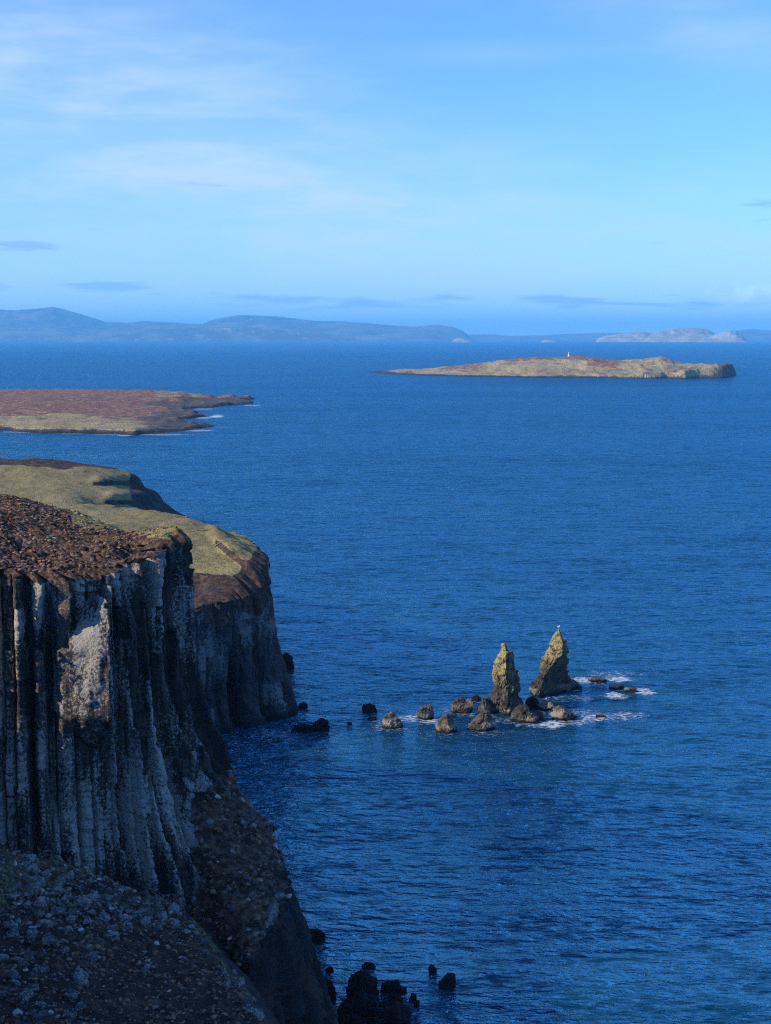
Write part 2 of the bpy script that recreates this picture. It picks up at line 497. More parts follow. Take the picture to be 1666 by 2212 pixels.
# ------------------------------------------------------------------ sea sheet
rr = np.concatenate([[0], np.geomspace(40, 60000, 40)])
th = np.linspace(0, 2 * np.pi, 96, endpoint=False)
V = np.stack([rr[:, None] * np.cos(th), rr[:, None] * np.sin(th), np.zeros((len(rr), len(th)))], -1).reshape(-1, 3)
tag(link('sea', V, grid_faces(len(rr), len(th), True)[96:] if False else grid_faces(len(rr), len(th), True), M_sea), kind='structure')


# ------------------------------------------------------------------ cliff sweeps
def resample(path, steps):
    """Catmull-Rom through path, then sampled; steps(s) gives the spacing"""
    P = np.array(path, float)
    Q = np.vstack([2 * P[0] - P[1], P, 2 * P[-1] - P[-2]])
    fine = []
    for i in range(1, len(Q) - 2):
        t = np.linspace(0, 1, 60, endpoint=False)[:, None]
        a, b, c, d = Q[i - 1], Q[i], Q[i + 1], Q[i + 2]
        fine.append(0.5 * ((2 * b) + (-a + c) * t + (2 * a - 5 * b + 4 * c - d) * t ** 2 + (-a + 3 * b - 3 * c + d) * t ** 3))
    fine = np.vstack(fine + [P[-1:]])
    L = np.concatenate([[0], np.cumsum(np.linalg.norm(np.diff(fine, axis=0), axis=1))])
    s, out = 0.0, []
    while s < L[-1]:
        out.append(s)
        s += steps(np.interp(s, L, fine[:, 0]), np.interp(s, L, fine[:, 1]))
    s = np.array(out)
    xy = np.stack([np.interp(s, L, fine[:, 0]), np.interp(s, L, fine[:, 1])], 1)
    e = 2.5                                    # smoothed normal
    pa = np.stack([np.interp(s - e, L, fine[:, 0]), np.interp(s - e, L, fine[:, 1])], 1)
    pb = np.stack([np.interp(s + e, L, fine[:, 0]), np.interp(s + e, L, fine[:, 1])], 1)
    d = pb - pa; d /= np.linalg.norm(d, axis=1)[:, None]
    nrm = np.stack([d[:, 1], -d[:, 0]], 1)     # to the right of travel: seaward
    return s, xy, nrm


def columns(u, z, seed, wmin=0.5, wmax=2.1, amp=1.0):
    rs = np.random.RandomState(seed)
    wd = wmin + (wmax - wmin) * rs.rand(900) ** 1.6
    ed = np.concatenate([[0], np.cumsum(wd)])
    uu = u + 0.22 * pn(u * .12, z * .07, seed) + 0.05 * pn(u * 0.9, z * 0.35, seed + 2) + 5
    i = np.clip(np.searchsorted(ed, uu.ravel()).reshape(uu.shape) - 1, 0, 899)
    f = (uu - ed[i]) / wd[i]
    w_ = wd[i]
    seglen = 3 + 11 * h1(i, 1 + seed) ** 1.5
    seg = np.floor((z + 40 * h1(i, 2)) / seglen)
    prot = 2.1 * (h1(i, 3 + seed) - 0.5) + 1.5 * (h1(i * 31 + seg, 4 + seed) - 0.5)
    edge = 1 - np.abs(2 * f - 1)
    hexp = np.minimum(edge * 2.3, 1.0) * 0.36 * w_
    tilt = (f - 0.5) * w_ * (h1(i, 5 + seed) - 0.38) * 0.8
    crack = -1.3 * (1 - sstep(0, 0.22, edge)) * (h1(i, 6) > 0.3)
    deep = -2.8 * (h1(i, 7 + seed) > 0.84) * sstep(0, .25, edge)
    joint = -0.22 * (np.abs((z * 0.9 + 7 * h1(i, 8)) % (1.0 + 1.8 * h1(i, 9)) - 0.35) < 0.12)
    ribs = 0.20 * pn(u * 2.6, z * 0.22, seed + 5) + 0.13 * pn(u * 5.0, z * 0.9, seed + 6) + 0.10 * pn(u * 1.6, z * 1.8, seed + 7)
    columns.tone = np.clip(0.5 + 0.55 * (h1(i * 7 + seg * 0.37, 14 + seed) - 0.5) + 0.75 * fbm(u * .11, z * .045, 0, 3, seed + 31), -0.2, 1.2)
    return amp * (prot + hexp + tilt + crack + deep + joint + ribs)


def sweep(name, path, ztop, off, disp, masks, mat, step, nz, inner, ntop=70, zmin=-4.0, drop=1.5, zpow=1.0, topn=None, reach=1.5, sil=None, silw=None, shear=None):
    s, xy, nr = resample(path, step)
    n = len(s)
    u = s[None, :]
    zr = ztop(xy[:, 0], xy[:, 1])
    ztopc = zr - drop * (0.6 + 0.8 * h1(np.floor(s / 1.7), 12)) - 0.6 * pn(s * .4, 3.3)
    v = np.linspace(0, 1, nz)[:, None] ** zpow
    z = zmin + (ztopc[None] - zmin) * v
    o = off(xy[:, 0][None], xy[:, 1][None], z, s[None]) + disp(u + 0 * z, z + 0 * u, xy, s)
    X = xy[:, 0][None] + nr[:, 0][None] * o
    Y = xy[:, 1][None] + nr[:, 1][None] * o
    if shear is not None:
        Y = Y - shear(s, z)
    if sil is not None:                        # ease the profile towards the outline seen from the viewpoint
        sy, sx = np.array(sil).T
        W = silw(s)[None]; sel = silw(s) > 0.5
        for _ in range(4):
            px, py = proj(X, Y, z)
            q = np.where(sel[None], px, -1e9).argmax(1); r_ = np.arange(nz)
            tgt = np.interp(py[r_, q], sy, sx)
            dm = (tgt - px[r_, q]) / F * Y[r_, q]
            k_ = np.hanning(25); k_ /= k_.sum()
            dm = np.convolve(np.pad(dm, 12, 'edge'), k_, 'valid')[:, None]
            X = X + nr[:, 0][None] * dm * W; Y = Y + nr[:, 1][None] * dm * W
    X += 0.10 * fbm(X * 1.1, Y * 1.1, z * 1.1, 2, 40); Y += 0.10 * fbm(X, Y, z, 2, 50)
    # the plateau
    tt = (np.linspace(0, 1, ntop + 1)[1:] ** 2.2)[:, None]
    ix, iy = inner(xy[:, 0], xy[:, 1], s)
    TX = X[-1][None] * (1 - tt) + ix[None] * tt
    TY = Y[-1][None] * (1 - tt) + iy[None] * tt
    dist = np.hypot(TX - X[-1][None], TY - Y[-1][None])
    TZ = ztop(TX, TY) + (topn(TX, TY) if topn else 0)
    e = np.exp(-dist / reach)
    TZ = TZ * (1 - e) + z[-1][None] * e
    VX = np.vstack([X, TX]); VY = np.vstack([Y, TY]); VZ = np.vstack([z + 0 * X, TZ])
    DI = np.vstack([np.full(X.shape, -1.0), dist])
    at = masks(VX, VY, VZ, DI, np.vstack([u + 0 * X, u + 0 * TX]))
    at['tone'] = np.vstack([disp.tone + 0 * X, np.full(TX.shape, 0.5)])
    V = np.stack([VX, VY, VZ], -1).reshape(-1, 3)
    ob = link(name, V, grid_faces(VX.shape[0], n), mat, attrs=at)
    sweep.last = (V, DI.ravel(), at['heather'].ravel(), at['grass'].ravel())
    return ob


# --- near headland -------------------------------------------------------
cp = [at_y(*q) for q in ((0, 1215, 155.5), (118, 1226, 156.5), (225, 1214, 160), (329, 1176, 165), (405, 1158, 170),
                         (0, 1073, 205), (130, 1095, 200), (200, 1120, 195), (240, 1138, 190), (300, 1151, 186), (385, 1150, 180),
                         (0, 1140, 172), (120, 1160, 172), (200, 1170, 173))]
cp += [(-84, 122, 59), (-82, 100, 64), (-70, 72, 69), (-30, 20, 76), (0, -1, 78.2), (10, -40, 78), (-95, 60, 73), (-130, 100, 67), (-64, 152, 57),
       (-100, 150, 60), (-140, 220, 54), (-46, 216, 49), (-30, 200, 50), (-90, 240, 46), (-60, 0, 82), (-60, -60, 84)]
ztop_near = RBF(cp, 5.0)
near_path = [(40, -80), (14, -25), (4, 0.2), (-8, 7), (-30, 22), (-52, 46), (-68, 78), (-79, 105), (-82, 124), (-76, 141), (-64, 150.5), (-53, 154), (-42.3, 155.5), (-36.5, 156.6), (-32, 159.3),
             (-27, 164.5), (-23.2, 170), (-22.8, 177), (-27, 186), (-36, 194), (-52, 205), (-80, 225), (-110, 240)]


def near_off(x, y, z, s):
    tip = sstep(158, 171, y + 0 * z) * (1 - sstep(195, 215, y + 0 * z))
    o_face = np.interp(z, [-4, 0, 12, 24, 56], [8, 7, 3.0, 1.2, 0])
    o_tip = np.interp(z, [-4, 0, 8, 15, 20, 24, 26.5, 33, 40, 47, 56], [18.5, 17, 13.4, 10.8, 9.0, 6.8, 4.8, 3.0, 1.6, 0.4, 0.0])
    return o_face * (1 - tip) + o_tip * tip


def near_u(px, Y):
    """arc length of the rim under a pixel column"""
    x = (px - CW) / F * Y
    i = np.argmin((_nxy[:, 0] - x) ** 2 + (_nxy[:, 1] - Y) ** 2)
    return _ns[i]


_ns, _nxy, _ = resample(near_path, lambda x, y: 0.5)
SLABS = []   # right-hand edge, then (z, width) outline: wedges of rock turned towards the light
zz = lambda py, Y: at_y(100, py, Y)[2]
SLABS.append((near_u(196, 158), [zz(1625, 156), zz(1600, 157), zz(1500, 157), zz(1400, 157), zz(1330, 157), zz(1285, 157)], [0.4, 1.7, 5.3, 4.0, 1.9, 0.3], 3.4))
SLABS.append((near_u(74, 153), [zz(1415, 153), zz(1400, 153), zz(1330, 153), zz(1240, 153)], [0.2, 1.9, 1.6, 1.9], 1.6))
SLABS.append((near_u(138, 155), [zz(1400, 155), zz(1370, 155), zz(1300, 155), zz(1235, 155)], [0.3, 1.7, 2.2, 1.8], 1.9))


def near_zb(s):
    """height where the columns end"""
    a, b, c = near_u(0, 150), near_u(280, 163), near_u(405, 170)
    return np.interp(s, [a, b, c, c + 20], [22, 12, 26.5, 26])


def near_disp(u, z, xy, s):
    lean = (z - 40) * 0.10 * sstep(near_u(200, 158), near_u(380, 168), u)
    d = columns(u + lean, z, 3)
    near_disp.tone = columns.tone
    d += 1.5 * pn(u * 0.10, z * 0.02, 11) + 0.5 * pn(u * .3, z * .07, 13)
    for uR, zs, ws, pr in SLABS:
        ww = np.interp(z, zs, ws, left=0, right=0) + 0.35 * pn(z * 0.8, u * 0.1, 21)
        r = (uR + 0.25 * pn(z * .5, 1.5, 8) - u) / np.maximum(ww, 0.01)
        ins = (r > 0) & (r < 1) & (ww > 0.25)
        near_disp.tone = np.where(ins, 0.63 + 0.25 * pn(u * .5, z * .2, 6), near_disp.tone)  # sunlight on the slabs also painted in as a paler rock tone
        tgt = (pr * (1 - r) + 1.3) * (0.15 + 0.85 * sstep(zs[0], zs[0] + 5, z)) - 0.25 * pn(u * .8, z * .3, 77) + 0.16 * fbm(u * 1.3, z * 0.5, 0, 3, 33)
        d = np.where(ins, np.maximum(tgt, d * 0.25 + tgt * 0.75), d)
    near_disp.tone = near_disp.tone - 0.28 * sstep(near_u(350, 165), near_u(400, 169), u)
    zb = near_zb(u)
    k = sstep(0, 2.5, zb - z)                     # below the columns: rubble, then smooth ribs
    slope = 1.7 * fbm(u * .25, z * .25, 0, 5, 60) + 0.6 + 1.3 * np.abs(fbm(u * 1.1, z * 1.1, 0, 3, 66))
    lowr = columns(u * 0.9 - z * 0.25, z, 9, 0.8, 2.4, 0.95) + 1.1 * fbm(u * .2, z * .15, 0, 4, 61)
    kk = sstep(11, 15, zb - z)
    low = slope * (1 - kk) + lowr * kk
    # gully and notch beside the tip block
    g = np.exp(-((u - near_u(268, 162)) / 1.7) ** 2) * sstep(46, 54, z)
    d = d - 2.6 * g
    # sunless chimneys on the face
    for px_, wd_, z0, z1, dp in ((283, 0.6, 26, 46, 4.2), (222, .45, 16, 50, 2.4), (330, .4, 12, 42, 2.6), (35, .5, 20, 52, 1.8), (92, .6, 24, 50, 2.6), (360, .35, 20, 52, 2.0)):
        d -= dp * np.exp(-((u + lean * 0.6 - near_u(px_, 150 + px_ * 0.048)) / wd_) ** 2) * sstep(z0, z0 + 5, z) * (1 - sstep(z1, z1 + 3, z))
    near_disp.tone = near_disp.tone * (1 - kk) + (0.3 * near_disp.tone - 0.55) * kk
    calm = sstep(45, 110, np.hypot(xy[:, 0], xy[:, 1]))[None]
    return (d * (1 - k) + low * k) * (0.1 + 0.9 * calm)


def near_top(x, y):
    px, py = proj(x, y, 56.0)
    n = 0.35 * np.abs(fbm(x * .5, y * .5, 0, 4, 70)) + 0.34 * fbm(x * 1.5, y * 1.5, 0, 3, 71)
    n += 1.0 * fbm(x * .07, y * .07, 0, 3, 73) - 0.7 * sstep(172, 195, y)
    # hollow of the gully, raised tip block
    gx, gy = (285 - CW) / F * 167, 167
    n -= 3.0 * np.exp(-(((x - gx) / 2.6) ** 2 + ((y - gy) / 6.0) ** 2))
    n += 1.2 * np.exp(-(((x + 24.5) / 3.0) ** 2 + ((y - 173) / 5.0) ** 2))
    return n * sstep(60, 90, y)


def near_masks(x, y, z, di, u):
    px, py = proj(x, y, z)
    top = di > 0
    n = fbm(x * .12, y * .12, z * .12, 3, 80)
    grass = np.where(top, sstep(-9, 9, 1131 + (px - 150) * 0.16 - py + 9 * n), 0)
    grass = grass * (1 - sstep(370, 410, px + 20 * n)) * sstep(120, 190, px)
    grass = np.maximum(grass, np.where(top & (y < 120), 0.8, 0))
    hea = np.where(top, 1.0, 0.0)
    rim = ztop_near(x, y)
    hang = sstep(-2.4, -0.6, z - rim + 1.5 * fbm(x * .9, y * .9, z * .9, 3, 81))
    hea = np.where(top, np.where(di < 0.8, 0.7, 1), hang * 0.9)
    zb = near_zb(u)
    rub = sstep(0, 1.5, zb - z) * (1 - sstep(10, 15, zb - z + 4 * n))
    hea = np.where(~top, np.maximum(hea, rub * (0.72 + 0.5 * n)), hea)
    gr2 = np.where(~top, rub * np.clip(0.18 + 0.45 * fbm(x * .5, y * .5, z * .5, 3, 85), 0, 1), 0)
    return {'grass': np.maximum(grass, gr2), 'heather': hea}


def near_inner(x, y, s):
    k = sstep(0, 1, (s - near_u(0, 150)) / 40.0)
    L = np.interp(s, [0, 80, near_u(0, 150), near_u(400, 170), near_u(400, 170) + 12, s[-1]], [60, 60, 75, 60, 45, 30])
    return x - 12 - L * 0.9, np.clip(y, -80, 400) + np.interp(s, [0, 60, near_u(0, 150), near_u(400, 170), s[-1]], [-20, 10, 45, 28, -20])


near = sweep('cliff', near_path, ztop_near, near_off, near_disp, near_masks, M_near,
             lambda x, y: 0.16 if (y > 140 and y < 186 and x > -50) else 0.8, 420, near_inner, ntop=230, topn=near_top, drop=1.2,
             sil=[(1165, 414), (1250, 417), (1330, 421), (1450, 430), (1560, 460), (1600, 488), (1700, 512), (1740, 543), (1790, 574), (1850, 606), (1940, 640), (2050, 680), (2180, 722), (2260, 742)],
             shear=lambda s_, z_: 21 * sstep(30, -2, z_) * (sstep(near_u(330, 164), near_u(400, 169), s_) * (1 - sstep(near_u(405, 172) + 25, near_u(405, 172) + 45, s_)))[None],
             silw=lambda s_: sstep(near_u(300, 162), near_u(390, 169), s_) * (1 - sstep(near_u(405, 172) + 25, near_u(405, 172) + 45, s_)))
tag(near, 'tall dark columnar cliff with a brown heather top, nearest the camera on the left', kind='structure')

near_pts = sweep.last

# --- middle headland -----------------------------------------------------
cp = [at_y(*q) for q in ((60, 1085, 430), (150, 1085, 430), (240, 1090, 410), (400, 1115, 370), (480, 1140, 345), (555, 1176, 319),
                         (415, 1180, 313), (415, 1238, 298), (505, 1240, 296), (540, 1235, 299), (415, 1285, 289), (480, 1292, 288),
                         (545, 1285, 291), (578, 1245, 300), (300, 1165, 320), (200, 1130, 330), (100, 1110, 350), (0, 1100, 350), (480, 1205, 305),
                         (545, 1200, 308), (415, 1140, 335))]
cp += [(-62, 262, 29), (-85, 240, 31), (-110, 230, 34), (-160, 300, 36), (-200, 400, 34), (-160, 470, 30), (-110, 440, 29)]
ztop_mid = RBF(cp, 3.0)
mid_path = [(-140, 215), (-110, 222), (-85, 236), (-64, 258), (-49, 275), (-39, 284.5), (-32.5, 288.5), (-27, 292), (-24.3, 299), (-25.3, 310), (-29, 325), (-39.5, 345),
            (-52, 370), (-79, 410), (-110, 440), (-160, 470)]
_ms, _mxy, _ = resample(mid_path, lambda x, y: 0.5)


def mid_u(px, Y):
    x = (px - CW) / F * Y
    return _ms[np.argmin((_mxy[:, 0] - x) ** 2 + (_mxy[:, 1] - Y) ** 2)]


def mid_off(x, y, z, s):
    tip = sstep(mid_u(520, 289), mid_u(580, 298), s + 0 * z) * (1 - 0.3 * sstep(mid_u(580, 298) + 8, mid_u(580, 298) + 30, s + 0 * z))
    a = np.interp(z, [-4, 0, 1.2, 1.8, 8, 25], [6.5, 5.0, 4.2, 2.2, 1.2, 0])
    b = np.interp(z, [-4, 0, 1.3, 2.0, 5, 13, 20, 25, 36], [12, 9.0, 8.0, 6.6, 5.0, 2.8, 1.6, 0.8, 0])
    return a * (1 - tip) + b * tip


def mid_disp(u, z, xy, s):
    d = columns(u, z, 17, 1.2, 4.0, 0.42); mid_disp.tone = columns.tone
    d = d + 1.3 * fbm(u * .09, z * .05, 0, 3, 90) + 0.6 * fbm(u * .35, z * .3, 0, 4, 91)
    uc = mid_u(498, 288)
    d -= 4.5 * np.exp(-((u - uc) / 1.1) ** 2) * (1 - sstep(8, 16, z)) + 1.6 * np.exp(-((u - uc + .6) / 1.0) ** 2) * (1 - sstep(15, 22, z))
    d -= 1.2 * np.exp(-((u - mid_u(560, 292)) / .8) ** 2) * (1 - sstep(17, 22, z))
    return d


def mid_top(x, y):
    px, py = proj(x, y, ztop_mid(x, y))
    n = 0.35 * fbm(x * .3, y * .3, 0, 4, 95) + 0.9 * fbm(x * .05, y * .05, 0, 3, 96)
    # low scarp between the two grass slopes
    d = (py - (1168 + (px - 455) * 0.82))
    n += 1.4 * sstep(-6, 6, -d) * (px > 440) * sstep(440, 470, px) * (1 - sstep(20, 60, -d)) * (px < 600)
    return n * (1 - 0.0 * x)


def mid_masks(x, y, z, di, u):
    px, py = proj(x, y, z)
    n = fbm(x * .1, y * .1, z * .1, 4, 97)
    top = di > 0
    grass = np.where(top, 1.0, 0.0)
    low = sstep(1236, 1246, py + 9 * n)
    grass *= 1 - low * (px > 380)
    d = (py - (1168 + (px - 455) * 0.82))
    scarp = sstep(-22, -14, d + 8 * n) * (1 - sstep(-1, 4, d)) * sstep(450, 480, px)
    right = sstep(0, 14, (px - 545) + (py - 1190) * 0.7 + 10 * n)
    hea = np.where(top, np.clip(low + scarp + right, 0, 1), sstep(-5.5, -1.5, z - ztop_mid(x, y) + 3 * n) * 0.8)
    grass = np.clip(grass - scarp - right, 0, 1)
    hea = np.clip(hea * (0.75 + 0.35 * n), 0, 1)
    brown = top & (px < 130) & (py > 1070)
    grass = np.where(brown, 0.75, grass)
    return {'grass': grass, 'heather': hea}


def mid_inner(x, y, s):
    k = sstep(mid_u(520, 289), mid_u(555, 319) + 5, s)
    f = sstep(mid_u(400, 370), s[-1], s)
    return x - 20 - 60 * (1 - 0.3 * f), y + (1 - k) * 55 + k * 6 - 45 * f


mid = sweep('headland', mid_path, ztop_mid, mid_off, mid_disp, mid_masks, M_mid,
            lambda x, y: 0.25 if (x > -48 and y > 283 and y < 330) else 0.8, 200, mid_inner, ntop=150, topn=mid_top, drop=0.8,
            sil=[(1190, 570), (1240, 581), (1300, 590), (1380, 600), (1450, 620), (1530, 645), (1575, 656), (1600, 660)],
            silw=lambda s_: sstep(mid_u(500, 288), mid_u(560, 293), s_) * (1 - sstep(mid_u(578, 300) + 25, mid_u(578, 300) + 40, s_)))
tag(mid, 'grass-topped headland with a shaded cliff and dark cleft, behind the nearest cliff', kind='structure')


# --- heightfields --------------------------------------------------------
def hfield(name, xs, ys, zf, maskf, mat, cut=-3.0, **kw):
    X, Y = np.meshgrid(xs, ys)
    Z = zf(X, Y)
    at = maskf(X, Y, Z)
    f = grid_faces(*X.shape)
    zz_ = Z.ravel()
    keep = (zz_[f].max(1) > cut)
    f = f[keep]
    used, inv = np.unique(f, return_inverse=True)
    V = np.stack([X, Y, Z], -1).reshape(-1, 3)[used]
    return link(name, V, inv.reshape(-1, 4), mat, attrs={k: a.ravel()[used] for k, a in at.items()}, **kw)


# scree slope under the near cliff
cp = [at_y(*q) for q in ((0, 1850, 147), (200, 1902, 151), (330, 1942, 156), (390, 1968, 154), (0, 2030, 128), (0, 2212, 108), (200, 2100, 122),
                         (200, 2212, 112), (350, 2100, 128), (350, 2212, 115), (440, 2040, 139), (500, 2130, 127), (560, 2212, 118), (420, 2180, 120), (280, 2000, 140),
                         (100, 1950, 138))]
edge = [at_y(395, 1968, 154), at_y(440, 2040, 139), at_y(500, 2130, 127), at_y(560, 2212, 118), np.array([-8, 100, 24.])]
for e in edge:
    cp += [(e[0] + 5, e[1] + 3, e[2] - 6.5), (e[0] + 13, e[1] + 6, e[2] - 24)]
cp += [(-76, 122, 33), (-74, 95, 38), (-60, 118, 30), (-40, 90, 31), (-30, 60, 34), (-20, 100, 25.5), (-50, 60, 44), (-5, 60, 10), (-50, 140, 30)]
z_talus0 = RBF(cp, 2.0)


def z_talus(x, y):
    return z_talus0(x, y) + 0.6 * np.abs(fbm(x * .35, y * .35, 0, 4, 101)) + 0.3 * fbm(x * 1.3, y * 1.3, 0, 3, 102) + 0.5 * fbm(x * .09, y * .09, 0, 2, 103)


def talus_masks(x, y, z):
    px, py = proj(x, y, z)
    n = fbm(x * .12, y * .12, 0, 3, 104)
    grass = np.maximum(sstep(0, 40, 1975 - py - 0.35 * px + 20 * n) * (px < 260), sstep(30, 0, np.abs((py - 2040) * .67 - (px - 455)) + 15 * n) * 0.55)
    grass = np.maximum(grass, (0.25 + 0.3 * n) * (px < 230))
    hea = np.full(x.shape, 0.85) + 0.2 * n
    steep = sstep(5, 25, px - (395 + (py - 1968) * .67))
    return {'grass': grass, 'heather': np.clip(hea - 0.5 * steep, 0, 1)}


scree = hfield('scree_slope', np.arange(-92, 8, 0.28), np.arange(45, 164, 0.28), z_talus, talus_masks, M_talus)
tag(scree, kind='structure')

# far headland
cp = [at_y(*q) for q in ((-300, 1000, 640), (0, 1000, 620), (120, 1001, 620), (200, 1008, 615), (268, 1018, 610), (0, 1040, 560), (200, 1045, 565), (262, 1056, 575),
                         (0, 1078, 520), (150, 1081, 520), (285, 1086, 548), (281, 1024, 608), (291, 1052, 600), (325, 1078, 600), (370, 1100, 600),
                         (403, 1117, 598), (340, 1100, 575), (-300, 1080, 520))]
cp += [(-80, 603, 1), (-87, 575, 1), (-86, 545, -1), (-80, 520, -3), (-100, 640, -5), (-160, 665, -6), (-300, 690, -5), (-135, 500, 15), (-260, 480, 20), (-80, 630, -8), (-60, 560, -8), (-70, 600, -4)]
z_far0 = RBF(cp, 4.0)


def z_far(x, y):
    z = z_far0(x, y) + 0.6 * fbm(x * .06, y * .06, 0, 4, 110) + 0.3 * fbm(x * .3, y * .3, 0, 3, 111)
    px, py = proj(x, y, z)
    cliffy = sstep(270, 300, px)
    z = z + cliffy * 0.7 * fbm(x * .12, y * .12, 0, 4, 112)
    # scarps across the slope
    for (x0, x1, yc, hh) in ((188, 300, 1044, 1.5), (215, 320, 1082, 1.5)):
        z = z + hh * sstep(4, -4, py - yc - 3 * pn(x * .1, y * .1, 5)) * sstep(x0, x0 + 30, px) * sstep(28, 8, np.abs(py - yc))
    return z


def far_masks(x, y, z):
    px, py = proj(x, y, z)
    n = fbm(x * .05, y * .05, 0, 4, 113)
    grass = 1 - sstep(272, 292, px + 8 * n)
    for (x0, x1, yc) in ((188, 300, 1044), (215, 330, 1084)):
        grass = grass * (1 - sstep(x0, x0 + 25, px) * sstep(7, 3, np.abs(py - yc + 4 * n)))
    hea = sstep(1010, 998, py + 8 * n + px * -0.03) * 0.9
    grass = np.where(hea > 0.5, 0.25, grass)
    return {'grass': grass, 'heather': hea}


farh = hfield('far_headland', np.arange(-330, -55, 0.9), np.arange(470, 700, 0.9), z_far, far_masks, M_far)
tag(farh, 'low grassy headland with rocky scarps ending in a dark slope, farthest of the headlands', kind='structure')

# --- left island ---------------------------------------------------------
front = [(-400, 926), (0, 931), (60, 933), (120, 934), (180, 934), (230, 937), (290, 939), (340, 936), (390, 931), (430, 924), (456, 919), (440, 912), (404, 913), (396, 907),
         (425, 903), (452, 899), (430, 893), (408, 889), (400, 884), (440, 880), (500, 876), (535, 873), (541, 869)]
poly = [at_z(*q)[:2] for q in front] + [np.array(q) for q in ((-175, 1850), (-260, 1960), (-420, 2020), (-700, 2080), (-1100, 2100), (-1100, 1250))]
lp = poly


def z_left(x, y):
    d = poly_dist(x + 11 * fbm(x * .03, y * .02, 0, 4, 120), y + 26 * fbm(x * .022, y * .01, 0, 4, 121), lp)
    px, py = proj(x, y, 6.0)
    hill = 13 - 5 * sstep(330, 520, px) + 1.5 * fbm(x * .006, y * .006, 0, 3, 122)
    z = np.where(d > 0, 3.2 * sstep(0, 9, d) + (hill - 3.2) * sstep(0, 190, d), np.maximum(d * 0.5, -4))
    z += 2.2 * sstep(2, 20, d) * np.exp(-(((px - 360) / 60) ** 2 + ((py - 853) / 10) ** 2))
    rocky = sstep(-40, 60, px - 330 + (py - 900) * 0.6)
    z += sstep(0, 8, d) * (0.5 * fbm(x * .05, y * .05, 0, 4, 123) + (0.25 + rocky) * 3.0 * np.abs(fbm(x * .035, y * .012, 0, 4, 124)) - rocky * 1.2)
    return z


def left_masks(x, y, z):
    px, py = proj(x, y, z)
    n = fbm(x * .01, y * .01, 0, 4, 125)
    rock = sstep(-40, 60, px - 310 + (py - 895) * 0.9 + 70 * n) * sstep(4, 8, py - 850 + 6 * n)
    shore = sstep(3.6, 2.2, z + 1.2 * n)
    brown = sstep(908, 893, py + 16 * n - px * 0.012)
    grass = (1 - brown) * (1 - np.maximum(rock * 0.72, shore))
    grass = np.maximum(grass, sstep(8, 3, np.abs(py - 852) + 4 * n) * sstep(290, 350, px) * (1 - sstep(420, 480, px)) * .6)
    hea = brown * (1 - np.maximum(rock * .78, shore))
    return {'grass': np.clip(grass, 0, 1), 'heather': np.clip(hea, 0, 1)}


isl = hfield('island', np.arange(-760, -130, 2.0), np.geomspace(1140, 2120, 260), z_left, left_masks, M_isl)
tag(isl, 'low flat island of brown heather and olive grass with a dark rocky point', 'island', 'islands in the bay')

# --- right island --------------------------------------------------------
front = [(788, 804), (860, 809), (930, 811.5), (1000, 813), (1080, 814), (1150, 815), (1230, 815.5), (1290, 816.5), (1360, 817), (1400, 818), (1440, 817), (1480, 818), (1530, 817), (1565, 816), (1585, 813), (1594, 808)]
fr = [at_z(*q)[:2] for q in front]
bk = [np.array([q[0] * 1.09, q[1] + 330]) for q in fr[1:-1]][::-1]
rp = fr + [np.array([fr[-1][0] + 6, fr[-1][1] + 120])] + bk
sky_x = [780, 800, 860, 930, 1000, 1050, 1090, 1130, 1160, 1200, 1230, 1280, 1310, 1340, 1370, 1395, 1425, 1440, 1455, 1480, 1510, 1560, 1582, 1590, 1600]
sky_y = [803, 800.5, 797, 793, 787, 781, 776, 772, 769, 770, 768, 770, 775, 779, 776, 771.5, 769.5, 774, 780, 781.5, 778, 778.5, 782, 788, 800]


def z_right(x, y):
    px = CW + x / y * F
    fy = np.interp(px, [q[0] for q in front], [q[1] for q in fr])
    yr = fy + 150
    prof = H - yr * (np.interp(px, sky_x, sky_y) - 727.3) / F - 1.0
    prof = np.maximum(prof, 2.0)
    d = poly_dist(x + 8 * fbm(x * .02, y * .02, 0, 3, 130), y + 14 * fbm(x * .015, y * .015, 0, 3, 131), rp)
    cl = np.interp(px, [800, 1200, 1400, 1550, 1600], [2.5, 5, 9, 20, 24]) * (1 + .35 * fbm(x * .02, 0, 0, 3, 137))
    cl = np.minimum(cl, prof * 0.85)
    t_ = sstep(0, 150, d)
    z = cl * sstep(0, 9, d) + (prof - cl) * t_ ** 0.9
    lump = sstep(1180, 1330, px)
    z += sstep(3, 60, d) * (1 - 0.6 * sstep(100, 160, d)) * (2.0 + 4.5 * lump) * fbm(x * .016, y * .009, 0, 4, 132)
    z += sstep(3, 20, d) * 0.9 * fbm(x * .06, y * .03, 0, 3, 133)
    gul = np.abs(pn(x * 0.013, y * 0.004, 0, 134))
    z -= lump * 5.0 * sstep(0.12, 0.0, gul) * sstep(0, 20, d) * sstep(120, 60, d)
    return np.where(d > 0, z, np.maximum(d * .5, -4))


